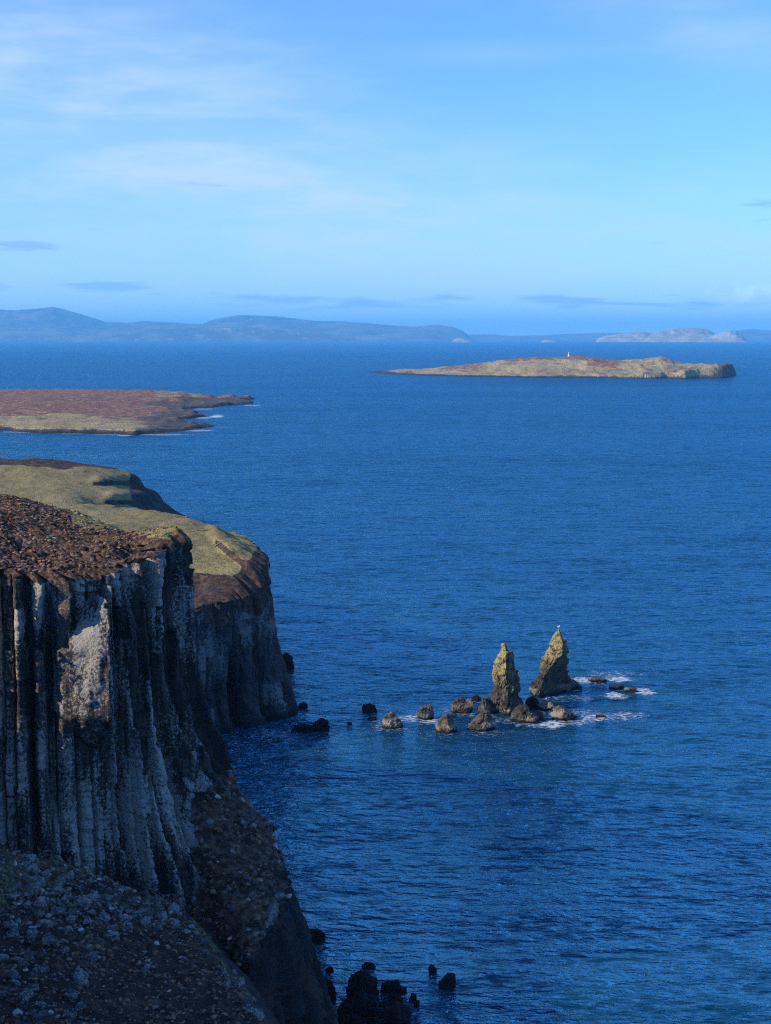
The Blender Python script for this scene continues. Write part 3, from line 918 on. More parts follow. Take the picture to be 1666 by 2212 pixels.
def right_masks(x, y, z):
    px, py = proj(x, y, z)
    n = fbm(x * .008, y * .008, 0, 4, 135)
    shore = sstep(4.5, 2.0, z + 1.5 * n)
    cliff = sstep(1540, 1560, px + 8 * n)
    cl2 = sstep(0.25, 0.6, fbm(x * .02, y * .015, z * .05, 3, 136)) * sstep(1250, 1300, px) * sstep(22, 12, z)
    hea = np.exp(-((px - 1235) / 65) ** 2) * sstep(27, 31, z + 7 * n) * .9 + np.exp(-((px - 1120) / 50) ** 2) * sstep(24, 28, z + 7 * n) * .8 + np.exp(-((px - 990) / 80) ** 2) * sstep(10, 14, z + 4 * n) * .8
    hea += np.exp(-((px - 1300) / 45) ** 2) * sstep(12, 18, z + 8 * n) * .8
    g = (1 - np.clip(hea, 0, 1)) * (1 - np.maximum(np.maximum(shore, cliff), cl2 * .8))
    return {'grass': g, 'heather': np.clip(hea * (1 - shore), 0, 1)}


isr = hfield('island', np.arange(-60, 740, 1.6), np.arange(2740, 3700, 5.0), z_right, right_masks, M_isl)
tag(isr, 'long grassy island with a white lighthouse on its crest and a dark cliff end', 'island', 'islands in the bay')


# --- distant hills -------------------------------------------------------
def hills(name, sx, sy, Y0, depth, mat, seed, amp=0.16, x0=None, x1=None, front_in=0.0, n=420, rows=46, label=None, cat=None, steep=1.0):
    px = np.linspace(x0 if x0 is not None else sx[0], x1 if x1 is not None else sx[-1], n)
    yy = np.interp(px, sx, sy)
    v = np.linspace(0, 1, rows)[:, None]
    Yr = Y0 + depth * 0.45
    hh = np.maximum(H + Yr * (727.0 - yy) / F, 1)[None]
    Y = Y0 + depth * v + 0 * hh
    X = (px[None] - CW) / F * Y
    shp = np.where(v < .45, sstep(-0.10, .45, v) * 1.0, 1 - sstep(.45, 1.0, v))
    shp = np.where(v < .45, (v / .45) ** steep, shp)
    nse = fbm(X / (depth * .16), Y / (depth * .16), 0, 5, seed)
    Z = hh * shp * (1 + amp * 1.3 * nse * np.sin(np.pi * np.clip(v / .9, 0, 1)) * (1 - np.exp(-((v - .45) / .1) ** 2))) + hh * 0.03 * nse * np.exp(-((v - .45) / .1) ** 2)
    Z[0] = -5
    Z = np.where(Z < 1, -5, Z)
    V = np.stack([X, Y, Z], -1).reshape(-1, 3)
    return link(name, V, grid_faces(rows, n), mat, smooth=True)


hx = [-500, -200, 0, 40, 85, 122, 160, 200, 235, 280, 320, 350, 400, 440, 452, 475, 515, 560, 600, 640, 690, 740, 790, 850, 900, 940, 975, 995, 1006, 1015, 1030]
hy = [660, 664, 667, 670, 668, 665, 673, 684, 695, 697, 693, 695, 699, 699, 693, 687, 681, 682, 683, 687, 693, 693, 698, 703, 705, 701, 705, 712, 720, 728, 735]
o = hills('hills', hx, hy, 26000, 6000, M_hill, 140, steep=0.8)
tag(o, kind='structure')
fx = [100, 300, 400, 480, 560, 650, 700, 740, 780]
fy = [729, 712, 709, 706, 708, 712, 719, 727, 733]
o = hills('hills', fx, fy, 23800, 1500, M_hill, 141, steep=0.6)
tag(o, kind='structure')
gx_ = [940, 1010, 1060, 1100, 1160, 1220, 1260, 1300, 1400, 1480, 1550, 1590, 1620, 1666, 1800, 2100]
gy_ = [730, 722, 722, 725, 724, 721, 720, 719, 720, 722, 719, 713, 711, 713, 716, 716]
o = hills('hills', gx_, gy_, 31000, 5000, M_hill, 142, steep=0.7)
tag(o, kind='structure')
for (sx, sy, Y0, dp, sd, lab) in (
        ([1284, 1292, 1310, 1345, 1385, 1400, 1420, 1440, 1450], [737, 729, 724, 720, 716, 719, 722, 728, 737], 21500, 1200, 150, 'pale hazy rounded islet, leftmost of the three on the horizon behind the beacon island'),
        ([1380, 1400, 1420, 1450, 1480, 1510, 1525, 1537, 1548, 1556], [737, 723, 714, 709, 708.5, 709, 713, 720, 729, 737], 21200, 1300, 151, 'pale hazy domed islet, the tallest and middle one on the horizon at the right'),
        ([1500, 1515, 1540, 1560, 1572, 1585, 1597, 1604, 1610], [738, 730, 722, 716, 713.5, 715, 723, 731, 738], 20600, 900, 152, 'hazy humped islet with a steep right side, rightmost of the pale islets on the horizon'),
        ([975, 983, 992, 1000, 1008, 1016], [738, 732, 730, 731, 734, 738], 20800, 500, 153, 'tiny pale skerry on the horizon at the end of the blue hills'),
        ([1166, 1174, 1182, 1190, 1198], [737.5, 733, 732, 734, 737.5], 20900, 500, 154, 'tiny pale skerry on the horizon straight above the left slope of the beacon island')):
    o = hills('islet', sx, sy, Y0, dp, M_palehill, sd, amp=0.25, n=160, rows=40, steep=0.75)
    tag(o, lab, 'islet', 'hazy islets on the horizon')


# ------------------------------------------------------------------ sea stacks
def loft_stack(name, levels, Y0, depth, seed, mat, nedge=30, nlev=170):
    """levels: (py, left px, ridge px, right px) down the stack as seen; four-sided rock with a front ridge"""
    L = np.array(levels, float)
    z = np.array([at_y(q[1], q[0], Y0)[2] for q in L])
    xl = (L[:, 1] - CW) / F * Y0; xc = (L[:, 2] - CW) / F * Y0; xr = (L[:, 3] - CW) / F * Y0
    o = np.argsort(z); z, xl, xc, xr = z[o], xl[o], xc[o], xr[o]
    zz_ = np.linspace(-2.5, z[-1], nlev)
    xl, xc, xr = [np.interp(zz_, z, q) for q in (xl, xc, xr)]
    wd = xr - xl
    dep = np.maximum(wd * depth, 0.5)
    mx_ = (xl + xr) / 2
    # corners: left, front ridge, right-front, right, back
    yr = -dep * .5 + (xr - xc) * .8
    yb = np.maximum(dep * .75, yr + dep * .35)
    cs = [(xl, Y0 + dep * 0.0), (xl + (xc - xl) * .35, Y0 - dep * .30), (xc, Y0 - dep * .5), (xr - wd * .04, Y0 + yr), (xr, Y0 + yr + dep * .15),
          (mx_ + wd * .25, Y0 + yb), (mx_ - wd * .22, Y0 + dep * .5)]
    xs, ys = [], []
    for (ax, ay), (bx, by) in zip(cs, cs[1:] + cs[:1]):
        for q in np.linspace(0, 1, nedge, endpoint=False):
            xs.append(ax * (1 - q) + bx * q); ys.append(ay * (1 - q) + by * q)
    X = np.stack(xs, 1); Y = np.stack(ys, 1); Z = np.repeat(zz_[:, None], X.shape[1], 1)
    cx, cy = X.mean(1, keepdims=True), Y.mean(1, keepdims=True)
    rx, ry = X - cx, Y - cy
    r = np.hypot(rx, ry) + 1e-6
    sc_ = np.clip(wd / 6.0, 0.22, 1)[:, None]
    a = 0.35 * fbm(X * .35, Y * .35, Z * .22, 4, seed) + 0.5 * np.abs(fbm(X * .9, Y * .9, Z * .6, 3, seed + 5)) - 0.25
    blk = 0.55 * (np.floor(pn(X * .45, Y * .45, Z * .4, seed + 9) * 3) / 3) + 0.25 * np.floor(pn(X * 1.1, Y * 1.1, Z * .8, seed + 10) * 3) / 3
    a = (a + blk + 0.22) * sc_
    ledge = 0.25 * pn(0 * X, 0 * X + 3, Z * .9, seed + 12) * sc_
    X = X + rx / r * (a + ledge); Y = Y + ry / r * (a + ledge)
    Z = Z + 0.18 * fbm(X * .8, Y * .8, Z * .3, 3, seed + 20) * sc_
    V = np.stack([X, Y, Z], -1).reshape(-1, 3)
    n = X.shape[1]
    V = np.vstack([V, [cx[-1, 0], cy[-1, 0], zz_[-1] + 0.2]])
    f = grid_faces(nlev, n, True)
    k = len(V) - 1; j = np.arange(n)
    cap = np.stack([(nlev - 1) * n + j, (nlev - 1) * n + (j + 1) % n, np.full(n, k), np.full(n, k)], -1)
    ob = link(name, V, f, mat, smooth=False)
    import bmesh
    bm = bmesh.new(); bm.from_mesh(ob.data); bm.verts.ensure_lookup_table()
    for q in cap:
        bm.faces.new([bm.verts[q[0]], bm.verts[q[1]], bm.verts[q[2]]])
    bmesh.ops.recalc_face_normals(bm, faces=bm.faces)
    bm.to_mesh(ob.data); bm.free()
    return ob


def c7(x, y): return 1030.4 + .1953 * x, 1328.6 + .1953 * y


def levels7(rows):
    return [(c7(0, y)[1], c7(a, 0)[0], c7(b, 0)[0], c7(c, 0)[0]) for (y, a, b, c) in rows]


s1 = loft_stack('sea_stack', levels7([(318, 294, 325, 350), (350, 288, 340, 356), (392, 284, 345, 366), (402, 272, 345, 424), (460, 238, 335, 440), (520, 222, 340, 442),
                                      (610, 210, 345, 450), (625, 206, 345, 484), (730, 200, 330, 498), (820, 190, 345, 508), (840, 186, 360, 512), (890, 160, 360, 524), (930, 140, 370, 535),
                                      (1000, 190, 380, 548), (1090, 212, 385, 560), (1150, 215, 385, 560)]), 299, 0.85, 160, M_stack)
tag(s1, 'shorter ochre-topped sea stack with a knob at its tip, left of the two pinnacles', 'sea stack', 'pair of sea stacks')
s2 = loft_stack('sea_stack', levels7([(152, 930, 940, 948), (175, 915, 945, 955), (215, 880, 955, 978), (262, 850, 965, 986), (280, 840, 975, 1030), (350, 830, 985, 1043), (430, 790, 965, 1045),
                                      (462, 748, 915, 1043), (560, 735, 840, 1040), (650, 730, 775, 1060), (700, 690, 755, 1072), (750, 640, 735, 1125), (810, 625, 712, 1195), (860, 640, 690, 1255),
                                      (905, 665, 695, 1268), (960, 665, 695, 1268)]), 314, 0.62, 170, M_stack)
tag(s2, 'taller leaning sea stack with a broad dark foot, right of the two pinnacles', 'sea stack', 'pair of sea stacks')


# ------------------------------------------------------------------ rocks
def ico(sub):
    import bmesh
    bm = bmesh.new(); bmesh.ops.create_icosphere(bm, subdivisions=sub, radius=1)
    bm.verts.ensure_lookup_table()
    v = np.array([q.co for q in bm.verts]); f = np.array([[q.index for q in p.verts] for p in bm.faces])
    bm.free()
    return v, f


ICO5 = ico(5); ICO4 = ico(4)


def rock_shape(seed, base=ICO5, planes=12, rough=1.0, blocky=0.0):
    v, f = base
    v = v.copy()
    rs = np.random.RandomState(seed)
    if blocky:
        q = np.abs(v).max(1, keepdims=True)
        v = v * (1 - blocky) + (v / q * 0.85) * blocky
    n = rs.normal(size=(planes, 3)); n /= np.linalg.norm(n, axis=1)[:, None]
    for p in n:
        d = 0.60 + 0.30 * rs.rand()
        k = v @ p - d
        v -= np.where(k > 0, k, 0)[:, None] * p[None] * 0.92
    s = rs.rand() * 50
    a = 0.20 * fbm(v[:, 0] * 1.7 + s, v[:, 1] * 1.7, v[:, 2] * 1.7, 3, seed % 97) - 0.16 * np.abs(fbm(v[:, 0] * 3.6 + s, v[:, 1] * 3.6, v[:, 2] * 3.0, 3, seed % 89)) + 0.05 * fbm(v[:, 0] * 9, v[:, 1] * 9 + s, v[:, 2] * 9, 2, seed % 83)
    return v * (1 + rough * a)[:, None], f


def rock(name, x0, x1, yt, yb, seed, mat, label, group, cat='rock', depth=0.8, blocky=0.0, crest=None, rough=1.0):
    B = at_z((x0 + x1) / 2, yb, 0)
    wd = (x1 - x0) / F * B[1]
    dp = wd * depth
    Yc = B[1] + dp * 0.42
    hgt = max(at_y((x0 + x1) / 2, yt, Yc)[2], 0.35)
    v, f = rock_shape(seed, blocky=max(blocky, 0.3), rough=rough)
    v = v / np.array([np.abs(v[:, 0]).max(), np.abs(v[:, 1]).max(), v[:, 2].max()])
    if crest is not None:   # uneven top: a raised lump at crest (-1..1)
        v[:, 2] *= 0.72 + 0.28 * np.exp(-((v[:, 0] - crest) / .5) ** 2) * (v[:, 2] > 0) + 0.28 * (v[:, 2] <= 0)
        v[:, 2] /= v[:, 2].max()
    lowx = 1.0 + 0.08 * np.clip(-v[:, 2], 0, 1)
    v = v * np.array([wd / 2, dp / 2, 1.0]) * np.stack([lowx, lowx, np.ones(len(v))], 1)
    sink = 0.18 * hgt
    v[:, 2] = np.where(v[:, 2] > 0, v[:, 2] * (hgt - sink) + sink, v[:, 2] * 1.6 + sink)
    ob = link(name, v, f, mat, smooth=False)
    ob.location = ((x0 + x1) / 2 / F * Yc - CW / F * Yc, Yc, 0)
    tag(ob, label, cat, group)
    return ob, (ob.location.x, ob.location.y, wd / 2, dp / 2)


FO = []      # where foam gathers: x, y, rx, ry, strength
G1 = 'rocks around the sea stacks'


def r3(x0, x1, yt, yb, *a, **k):
    ob, e = rock('sea_rock', 732.1 + .4395 * x0, 732.1 + .4395 * x1, 1328.6 + .4392 * yt, 1328.6 + .4392 * yb, *a, **k)
    FO.append((*e, 0.55)); return ob


r3(108, 190, 435, 485, 1, M_darkrock, 'small square dark rock, farthest left of the rocks leading to the stacks', G1, blocky=.5)
r3(135, 186, 499, 520, 2, M_darkrock, 'low dark sliver of rock awash just below the farthest left rock', G1)
r3(36, 62, 526, 541, 3, M_darkrock, 'tiny dark rock barely breaking the surface, leftmost of all beside the stacks', G1)
r3(197, 320, 480, 560, 4, M_rock, 'brown wedge-shaped rock with a pointed crest, second large one from the left', G1, crest=0.1)
r3(380, 475, 437, 517, 5, M_rock, 'rounded upright rock with white foam at its foot, left of the stacks', G1, blocky=.2)
r3(480, 600, 487, 583, 6, M_rock, 'blocky dark rock standing lowest in the gap left of the banded rock', G1, blocky=.35, crest=-.1)
r3(550, 682, 407, 487, 7, M_rock, 'broad flat-topped rock with a pale tide band, left behind the shorter stack', G1, blocky=.3)
r3(662, 716, 395, 426, 8, M_darkrock, 'small dark rock peeping out behind the flat-topped rock', G1)
r3(685, 778, 400, 490, 9, M_rock, 'jagged rock leaning against the left foot of the shorter stack', G1, crest=-.2)
r3(640, 798, 473, 573, 10, M_rock, 'wide brown rock with a pale stripe, in front of the shorter stack', G1, crest=.1, blocky=.2)
r3(858, 1002, 433, 535, 11, M_rock, 'large pointed brown rock in front of the gap between the stacks', G1, crest=-.1)
r3(965, 1033, 468, 522, 12, M_rock, 'small slanting rock tucked against the right side of the large pointed rock', G1)
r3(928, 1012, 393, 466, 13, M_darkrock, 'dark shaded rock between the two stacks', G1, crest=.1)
r3(985, 1088, 418, 472, 14, M_rock, 'pale-topped rock in front of the foot of the taller stack', G1, crest=.2)
r3(1048, 1194, 448, 523, 15, M_rock, 'long brown rock, rightmost of the large rocks before the taller stack', G1, crest=-.3, blocky=.2)
r3(1246, 1345, 304, 333, 16, M_rock, 'low skerry in white surf to the right of the taller stack', G1, depth=.5, crest=-.4)
r3(1350, 1442, 336, 366, 17, M_rock, 'low broken skerry in surf, middle of the three right of the taller stack', G1, depth=.5)
r3(1422, 1504, 356, 381, 18, M_rock, 'flat sliver of skerry ringed with surf, outermost to the right', G1, depth=.5)
r3(1288, 1352, 487, 506, 19, M_rock, 'nearly submerged brown rock in foam, right of the long brown rock', G1, depth=.5)

G2 = 'dark rocks in the shaded shore below the cliff'


def r6(x0, x1, yt, yb, *a, **k):
    ob, e = rock('shore_rock', 596.5 + .2767 * x0, 596.5 + .2767 * x1, 1952.3 + .2767 * yt, 1952.3 + .2767 * yb, *a, **k)
    return ob


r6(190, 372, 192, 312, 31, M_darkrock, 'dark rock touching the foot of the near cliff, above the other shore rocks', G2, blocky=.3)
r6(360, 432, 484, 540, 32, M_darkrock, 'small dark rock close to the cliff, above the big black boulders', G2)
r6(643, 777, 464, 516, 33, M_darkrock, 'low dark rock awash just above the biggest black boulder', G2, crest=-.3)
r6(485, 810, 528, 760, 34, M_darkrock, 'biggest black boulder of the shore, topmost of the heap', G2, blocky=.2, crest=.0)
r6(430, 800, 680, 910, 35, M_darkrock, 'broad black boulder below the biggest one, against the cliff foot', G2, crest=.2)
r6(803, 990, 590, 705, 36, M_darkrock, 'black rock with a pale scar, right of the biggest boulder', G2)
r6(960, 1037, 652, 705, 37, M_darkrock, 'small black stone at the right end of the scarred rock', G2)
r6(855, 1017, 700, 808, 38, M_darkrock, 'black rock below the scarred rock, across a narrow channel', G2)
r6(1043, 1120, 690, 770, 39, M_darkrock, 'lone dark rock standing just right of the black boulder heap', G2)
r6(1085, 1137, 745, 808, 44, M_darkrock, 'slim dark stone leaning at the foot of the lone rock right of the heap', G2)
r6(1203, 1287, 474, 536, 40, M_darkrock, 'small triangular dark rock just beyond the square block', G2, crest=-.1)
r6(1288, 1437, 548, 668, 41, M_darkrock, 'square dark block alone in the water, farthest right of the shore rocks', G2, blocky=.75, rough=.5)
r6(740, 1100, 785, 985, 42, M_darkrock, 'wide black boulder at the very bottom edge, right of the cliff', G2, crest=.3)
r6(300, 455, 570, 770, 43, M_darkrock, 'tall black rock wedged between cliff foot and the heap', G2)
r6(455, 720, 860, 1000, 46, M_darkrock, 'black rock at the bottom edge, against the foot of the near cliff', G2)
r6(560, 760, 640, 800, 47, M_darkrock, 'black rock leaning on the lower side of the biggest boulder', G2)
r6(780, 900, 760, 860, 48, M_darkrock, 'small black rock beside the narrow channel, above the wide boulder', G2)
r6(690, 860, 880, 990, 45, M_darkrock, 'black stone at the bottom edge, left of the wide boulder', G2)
G3 = 'rocks at the foot of the middle headland'
for q in ((668, 711, 1551, 1580, 51, 'pointed dark rock at the tip of the middle headland, farthest out'),
          (624, 688, 1562, 1583, 52, 'low dark rock joining the middle headland to the pointed rock'),
          (640, 664, 1516, 1531, 53, 'small dark rock behind the tip of the middle headland'),
          (584, 633, 1412, 1451, 54, 'dark rock showing beyond the far side of the middle headland')):
    ob, e = rock('shore_rock', *q[:5], M_darkrock, q[5], G3, crest=.1)
    FO.append((*e, .35))

# ------------------------------------------------------------------ foam
def c3(x, y): return 732.1 + .4395 * x, 1328.6 + .4392 * y


for (x0, x1, yc, ry, st) in ((1150, 1250, 322, 5, 1.0), (1330, 1445, 317, 3.5, 1.0), (1440, 1535, 375, 6, .95), (1328, 1398, 397, 5.5, 1.0), (1180, 1340, 505, 9, .85), (1330, 1500, 495, 5, .75),
                             (1150, 1480, 290, 4, .55), (1000, 1112, 538, 4, 1.0), (860, 1010, 537, 3, .75), (320, 400, 510, 4, .8), (395, 482, 522, 4, .85), (1180, 1220, 480, 3, .6),
                             (950, 1240, 408, 4, .55), (780, 860, 520, 6, .5), (640, 800, 580, 4, .4), (1060, 1200, 530, 4, .75), (970, 1060, 480, 8, .5)):
    a = at_z(*c3(x0, yc), 0); b = at_z(*c3(x1, yc), 0)
    d0 = at_z(*c3(x0, yc - ry), 0)[1] - at_z(*c3(x0, yc + ry), 0)[1]
    FO.append(((a[0] + b[0]) / 2, a[1], (b[0] - a[0]) / 2, d0 * 0.6, st))


def foam_sheet(x0, x1, y0, y1, step, items, extra=None):
    X, Y = np.meshgrid(np.arange(x0, x1, step), np.arange(y0, y1, step * 2))
    A = np.zeros(X.shape)
    for (cx, cy, rx, ry, st) in items:
        r = np.hypot((X - cx) / (rx + 1.6), (Y - cy) / (ry + 2.6)) + 0.35 * fbm(X * .25, Y * .12, 0, 3, 7)
        A = np.maximum(A, st * sstep(1.35, 0.45, r))
    if extra is not None:
        A = np.maximum(A, extra(X, Y))
    f = grid_faces(*X.shape); keep = A.ravel()[f].max(1) > 0.03; f = f[keep]
    used, inv = np.unique(f, return_inverse=True)
    V = np.stack([X, Y, np.full(X.shape, 0.03)], -1).reshape(-1, 3)[used]
    o = link('foam', V, inv.reshape(-1, 4), M_foam, attrs={'foam': A.ravel()[used]})
    tag(o, kind='stuff')


foam_sheet(-30, 90, 262, 380, 0.6, FO)
# surf on the low island
li = []
for (px_, py_, wx, wy, st) in ((440, 884, 28, 3, .7), (468, 900, 14, 2.4, 1.2), (440, 903, 18, 2, .9), (470, 897, 12, 1.6, .9), (545, 876, 20, 1.4, .9), (350, 939, 70, 1.6, .8), (425, 930, 40, 2, .9),
                               (240, 939, 50, 1.3, .7), (270, 941, 16, 1.2, 1.), (60, 934, 60, 1.3, .75), (480, 923, 25, 1.2, .6), (430, 917, 12, 1.5, .6), (20, 933, 20, 1.0, .7), (152, 937, 40, 1.0, .6)):
    a = at_z(px_, py_, 0); dy = at_z(px_, py_ - wy, 0)[1] - a[1]
    li.append((a[0], a[1], wx / F * a[1], dy, st))
foam_sheet(-460, -80, 1120, 1720, 2.2, li)
# faint surf line under the beacon island
foam_sheet(100, 800, 2650, 3150, 5.0, [(at_z(px_, py_, 0)[0], at_z(px_, py_, 0)[1], wx, wy, st) for (px_, py_, wx, wy, st) in
                                       ((1610, 829, 70, 14, .6), (1440, 818.5, 120, 10, .45), (1280, 817.5, 150, 8, .4), (1600, 813, 40, 8, .5))])
# water stirred under the middle headland
foam_sheet(-48, -8, 225, 292, 0.6, [(at_z(px_, py_, 0)[0], at_z(px_, py_, 0)[1], wx, wy, st) for (px_, py_, wx, wy, st) in
                                    ((560, 1592, 8, 2.0, .42), (600, 1586, 4, 1.4, .55), (640, 1582, 3, 1.5, .45), (520, 1600, 6, 3, .4))])

# ------------------------------------------------------------------ boulders on the scree
def on_scree(px, py):
    ys = np.arange(85, 160, 0.15)
    d = D(px, py); tt = ys / d[1]
    x = d[0] * tt; z = H + d[2] * tt
    k = np.nonzero(z < z_talus(x, ys))[0]
    if len(k) == 0: return None
    i = k[0]
    return x[i], ys[i], z[i]


def c2(x, y): return .4557 * x, 1518.4 + .4557 * y


protos = []
for k in range(7):
    v, f = rock_shape(200 + k * 7, ICO4, planes=22, rough=1.1)
    me_o = link('boulder', v, f, M_boulder, smooth=False)
    protos.append(me_o)
rnd = random.Random(5)
BL = [(620, 960, 80, 'largest pale boulder, on the crest of the scree under the columns'), (535, 1125, 85, 'big rounded pale boulder at the right end of the boulder band'),
      (690, 1055, 62, 'pale boulder on the crest, right of the largest boulder'), (215, 1060, 70, 'big pale boulder in the middle of the scree at the left'),
      (235, 1140, 66, 'pale boulder directly below the big middle-left boulder'), (275, 1000, 60, 'angular pale boulder below the grass patch'),
      (490, 1030, 66, 'flat pale boulder midway along the boulder band'), (380, 1310, 80, 'tall pale boulder at the left border of the brown heather'),
      (440, 1215, 56, 'pale boulder above the tall one, at the border of the brown heather'), (870, 1220, 34, 'single pale boulder on the heather close to the slope edge'),
      (855, 1345, 32, 'lone pale stone in the middle of the brown heather'), (730, 1450, 34, 'narrow pale stone low on the brown heather'), (965, 1465, 22, 'small white stone at the bottom of the heather, right'),
      (135, 760, 66, 'pale boulder beneath the columns, beside the grass patch'), (205, 850, 44, 'pale boulder at the top right corner of the grass patch'), (1170, 1430, 60, 'pale rock on the slope edge at the bottom of the picture'),
      (1200, 1480, 60, 'pale rock at the bottom edge, lowest on the slope edge'), (600, 1070, 66, 'pale boulder between the crest and the big rounded boulder'),
      (10, 1390, 50, 'pale boulder at the left edge of the picture'), (330, 1390, 60, 'pale boulder below the tall one, near the bottom left')]
spots = []
for (x, y, wd, lab) in BL:
    spots.append((*c2(x, y), wd * .4557, lab))
for i in range(275):
    r = rnd.random()
    if r < 0.42:      # band along the crest
        q = rnd.random(); x = 110 + q * 760; y = 850 + q * 190 + rnd.gauss(0, 48)
    elif r < 0.93:    # left field
        x = rnd.uniform(0, 460); y = rnd.uniform(930, 1520)
    else:
        q = rnd.random(); x = 900 + q * 330 + rnd.gauss(0, 25); y = 1060 + q * 440
    wd = 12 + 58 * rnd.random() ** 1.7
    spots.append((*c2(x, y), wd * .4557, None))
first = {}
for i, (px_, py_, wd, lab) in enumerate(spots):
    p = on_scree(px_, py_)
    if p is None: continue
    r = wd / F * p[1] / 2
    src = protos[i % 7]
    if i % 7 not in first:
        o = src; first[i % 7] = 1
    else:
        o = src.copy(); sc.collection.objects.link(o)
    o.location = (p[0], p[1], z_talus(np.array(p[0]), np.array(p[1])) + r * 0.25)
    o.scale = (r * 1.1 * rnd.uniform(.85, 1.2), r * 1.1 * rnd.uniform(.85, 1.2), r * rnd.uniform(.7, 1.15))
    o.rotation_euler = (rnd.uniform(-.4, .4), rnd.uniform(-.4, .4), rnd.uniform(0, 6.28))
    if lab is None:
        lab = 'small pale lichen-covered stone scattered on the dark scree slope below the columns'
    tag(o, lab, 'boulder', 'boulders scattered over the scree slope')

# ------------------------------------------------------------------ tufts and rubble too many to count
def scatter(name, pts, smin, smax, mat, seed, flat=0.7, sub=1, jag=0.35, power=2.0):
    v, f = ico(sub)
    rs = np.random.RandomState(seed)
    n = len(pts)
    r = (smin + (smax - smin) * rs.rand(n) ** power)[:, None, None]
    V = v[None] * (1 + jag * (rs.rand(n, len(v), 1) - 0.5) * 2) * r * np.array([1, 1, flat])[None, None] * (0.75 + 0.5 * rs.rand(n, 1, 3))
    a = rs.rand(n) * 6.28; c, s_ = np.cos(a)[:, None], np.sin(a)[:, None]
    X = V[..., 0] * c - V[..., 1] * s_; Y = V[..., 0] * s_ + V[..., 1] * c
    V = np.stack([X, Y, V[..., 2]], -1) + np.asarray(pts)[:, None]
    Fc = f[None] + (np.arange(n) * len(v))[:, None, None]
    tone = np.repeat(rs.rand(n), len(v))
    return tag(link(name, V.reshape(-1, 3), Fc.reshape(-1, 3), mat, attrs={'tone': tone}, smooth=False), kind='stuff')


def tuft_mat(name, a, b, c_):
    m, t = new_mat(name)
    k = t.attr('tone')
    col = t.mix(t.smooth(k, 0.2, 0.7), a, b)
    col = t.mix(t.smooth(k, 0.82, 0.95), col, c_)
    P = t.n('ShaderNodeNewGeometry').outputs['Position']
    col = t.mix(1.0, col, t.mix(t.noise(P, 6, 3, 0.7), (.4, .4, .4), (1.6, 1.6, 1.6)), 'MULTIPLY')
    finish(t, col, 0.95)
    return m


M_tuft = tuft_mat('heather_tufts', (.06, .038, .027), (.22, .14, .09), (.27, .21, .11))
M_gtuft = tuft_mat('grass_tufts', (.10, .095, .04), (.25, .215, .10), (.42, .36, .20))
M_rub = tuft_mat('rubble_stone', (.07, .07, .07), (.22, .21, .20), (.42, .41, .38))
rs = np.random.RandomState(3)
V_, DI_, HE_, GR_ = near_pts
inf = (V_[:, 1] > 146) & (V_[:, 1] < 212) & (V_[:, 0] > -0.285 * V_[:, 1])
ok = np.nonzero(inf & (DI_ > 0.2) & (DI_ < 45) & (HE_ > .5) & (GR_ < .5))[0]
# thin out where the mesh is dense so the tufts stand evenly
pr = np.clip(DI_[ok] / 12.0, 0.03, 1); pick = ok[rs.rand(len(ok)) < pr * 0.20]
scatter('heather', V_[pick] + rs.normal(size=(len(pick), 3)) * (.12, .12, 0.0), 0.07, 0.30, M_tuft, 1, flat=.6)
ok = np.nonzero(inf & (DI_ > 0.2) & (DI_ < 45) & (GR_ > .5))[0]
pick = ok[rs.rand(len(ok)) < 0.10]
scatter('grass', V_[pick], 0.08, 0.30, M_gtuft, 2, flat=.9)
ok = np.nonzero(inf & (DI_ < 0) & (HE_ > .45) & (V_[:, 2] < 32) & (V_[:, 2] > 4))[0]
pick = ok[rs.rand(len(ok)) < 0.10]
scatter('heather', V_[pick], 0.10, 0.40, M_tuft, 4)
pick = ok[rs.rand(len(ok)) < 0.035]
scatter('rubble', V_[pick], 0.10, 0.55, M_rub, 5, jag=.5, power=3)


def scree_pts(n, seed, band):
    q = np.random.RandomState(seed)
    x = q.uniform(-45, -2, n); y = q.uniform(100, 158, n)
    px, py = proj(x, y, z_talus(x, y))
    if band:
        d = np.abs(py - (1905 + px * 0.17)) / 60.0
        cl = sstep(0.05, 0.45, fbm(x * .22, y * .22, 0, 3, 150))
        k = (q.rand(n) < np.exp(-d * d) * (.25 + .6 * cl)) | ((px < 215) & (q.rand(n) < 0.45 * cl)) | (q.rand(n) < .015)
    else:
        k = q.rand(n) < 1
    k &= (px > -20) & (py < 2230) & (px < 395 + (py - 1968) * .67)
    x, y = x[k], y[k]
    return np.stack([x, y, z_talus(x, y)], 1)


scatter('rubble', scree_pts(17000, 8, True), 0.05, 0.42, M_rub, 6, jag=.5, power=3)
scatter('heather', scree_pts(15000, 9, False), 0.06, 0.24, M_tuft, 7)

# ------------------------------------------------------------------ beacon
def lathe(prof, n=24, loc=(0, 0, 0)):
    th = np.linspace(0, 2 * np.pi, n, endpoint=False)
    V = np.array([[r * math.cos(a) + loc[0], r * math.sin(a) + loc[1], z + loc[2]] for r, z in prof for a in th])
    return V, grid_faces(len(prof), n, True)


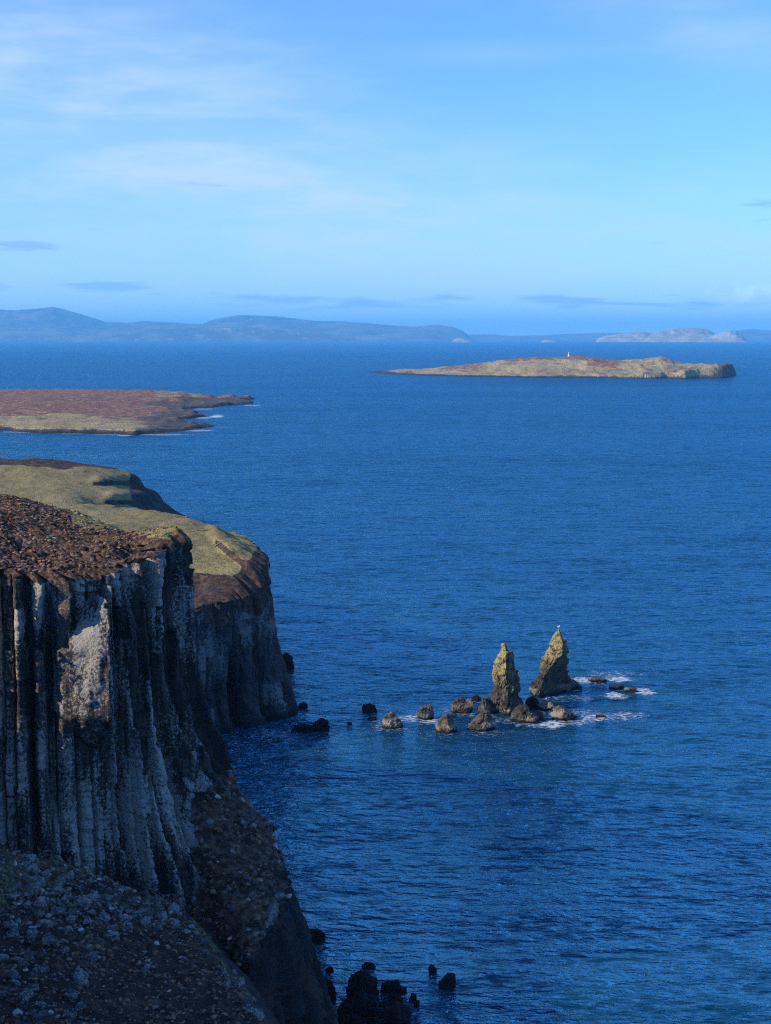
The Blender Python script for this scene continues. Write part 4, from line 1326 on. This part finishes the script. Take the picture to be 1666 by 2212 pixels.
p = at_y(1229, 770, 2975)
gz = float(z_right(np.array([p[0]]), np.array([2975.]))[0])
root = bpy.data.objects.new('beacon', None); sc.collection.objects.link(root); root.location = (p[0], 2975, gz - .3)
tag(root, 'small white lighthouse on the crest of the long grassy island', 'lighthouse')
root.scale = (1.05, 1.05, 1.05)
V, f = lathe([(0.01, 0), (2.3, 0), (2.2, .6), (1.9, .6), (1.6, 5.2), (2.0, 5.3), (2.0, 5.6), (0.01, 5.6)]); link('tower', V, f, M_white, root)
V, f = lathe([(1.1, 5.6), (1.1, 7.0)]); link('lantern', V, f, M_glass, root)
V, f = lathe([(1.35, 7.0), (1.3, 7.15), (0.7, 7.8), (0.15, 8.1), (0.01, 8.5)]); link('roof', V, f, M_white, root)
V = np.array([[-.45, -2.02, .6], [.45, -2.02, .6], [.45, -1.9, 2.5], [-.45, -1.9, 2.5]]); link('door', V, [[0, 1, 2, 3]], M_glass, root)

# ------------------------------------------------------------------ fence in the dip
froot = bpy.data.objects.new('wire_fence', None); sc.collection.objects.link(froot)
tag(froot, 'thin post-and-wire fence crossing the grassy dip between the two headlands', 'fence')
pts = []
for k in range(15):
    x = -118.0 + k * 2.7
    px0 = 10 + k * 10
    Yf = 405.0
    xx = (px0 - CW) / F * Yf
    pts.append((xx, Yf - k * 0.6, float(ztop_mid(np.array([xx]), np.array([Yf - k * .6]))[0])))
froot.location = pts[0]
for (x, y, z) in pts:
    lx, ly, lz = x - pts[0][0], y - pts[0][1], z - pts[0][2]
    V, f = lathe([(.08, -1), (.07, 1.5), (.01, 1.55)], 8, (lx, ly, lz)); link('post', V, f, M_wood, froot)
for hgt in (.5, .85, 1.2):
    A = np.array([(x - pts[0][0], y - pts[0][1], z - pts[0][2] + hgt) for x, y, z in pts])
    V = np.concatenate([A + (0, 0, .012), A + (0, .012, -.006), A + (0, -.012, -.006)])
    n_ = len(A); f = []
    for i in range(n_ - 1):
        for a_ in range(3):
            b_ = (a_ + 1) % 3
            f.append([a_ * n_ + i, a_ * n_ + i + 1, b_ * n_ + i + 1, b_ * n_ + i])
    link('wire', V, f, M_wood, froot)

# ------------------------------------------------------------------ gull on the taller stack
me = s2.data
co = np.empty(len(me.vertices) * 3); me.vertices.foreach_get('co', co); co = co.reshape(-1, 3)
tp = co[co[:, 2].argmax()]
broot = bpy.data.objects.new('seabird', None); sc.collection.objects.link(broot); broot.location = (tp[0], tp[1], tp[2] + .05)
tag(broot, 'tiny white seabird perched on the tip of the taller sea stack', 'bird')
bv, bf = ICO4
b = bv * np.array([.30, .13, .15]) + (0, 0, .26)
b[:, 2] += 0.10 * np.clip(b[:, 0] / .3, -1, 1)
hd = np.exp(-((bv[:, 0] - 0.8) / .25) ** 2)
b[:, 2] += .12 * hd * np.clip(bv[:, 2] + .4, 0, 1)
link('body', b, bf, M_feather, broot)
V, f = lathe([(.03, 0), (.018, .05), (.002, .10)], 8)
V = np.stack([V[:, 2] + .28, V[:, 1], V[:, 0] + .42], 1); link('beak', V, f, M_beak, broot)
for sy in (-.05, .05):
    V, f = lathe([(.012, -.05), (.012, .15)], 6, (0, sy, 0)); link('leg', V, f, M_beak, broot)

# ------------------------------------------------------------------ sea air
m, t = new_mat('sea_haze')
pv = t.n('ShaderNodeVolumePrincipled')
pv.inputs['Color'].default_value = (0.17, 0.58, 0.98, 1)
pv.inputs['Density'].default_value = 4.0e-5
pv.inputs['Anisotropy'].default_value = 0.0
o = t.n('ShaderNodeOutputMaterial'); t.put(o.inputs['Volume'], pv.outputs[0])
B = 61000.0
V = [(-B, -B, -6), (B, -B, -6), (B, B, -6), (-B, B, -6), (-B, -B, 700), (B, -B, 700), (B, B, 700), (-B, B, 700)]
hz = link('haze', V, [(3, 2, 1, 0), (4, 5, 6, 7), (0, 1, 5, 4), (1, 2, 6, 5), (2, 3, 7, 6), (3, 0, 4, 7)], m, smooth=False)
tag(hz, kind='stuff')
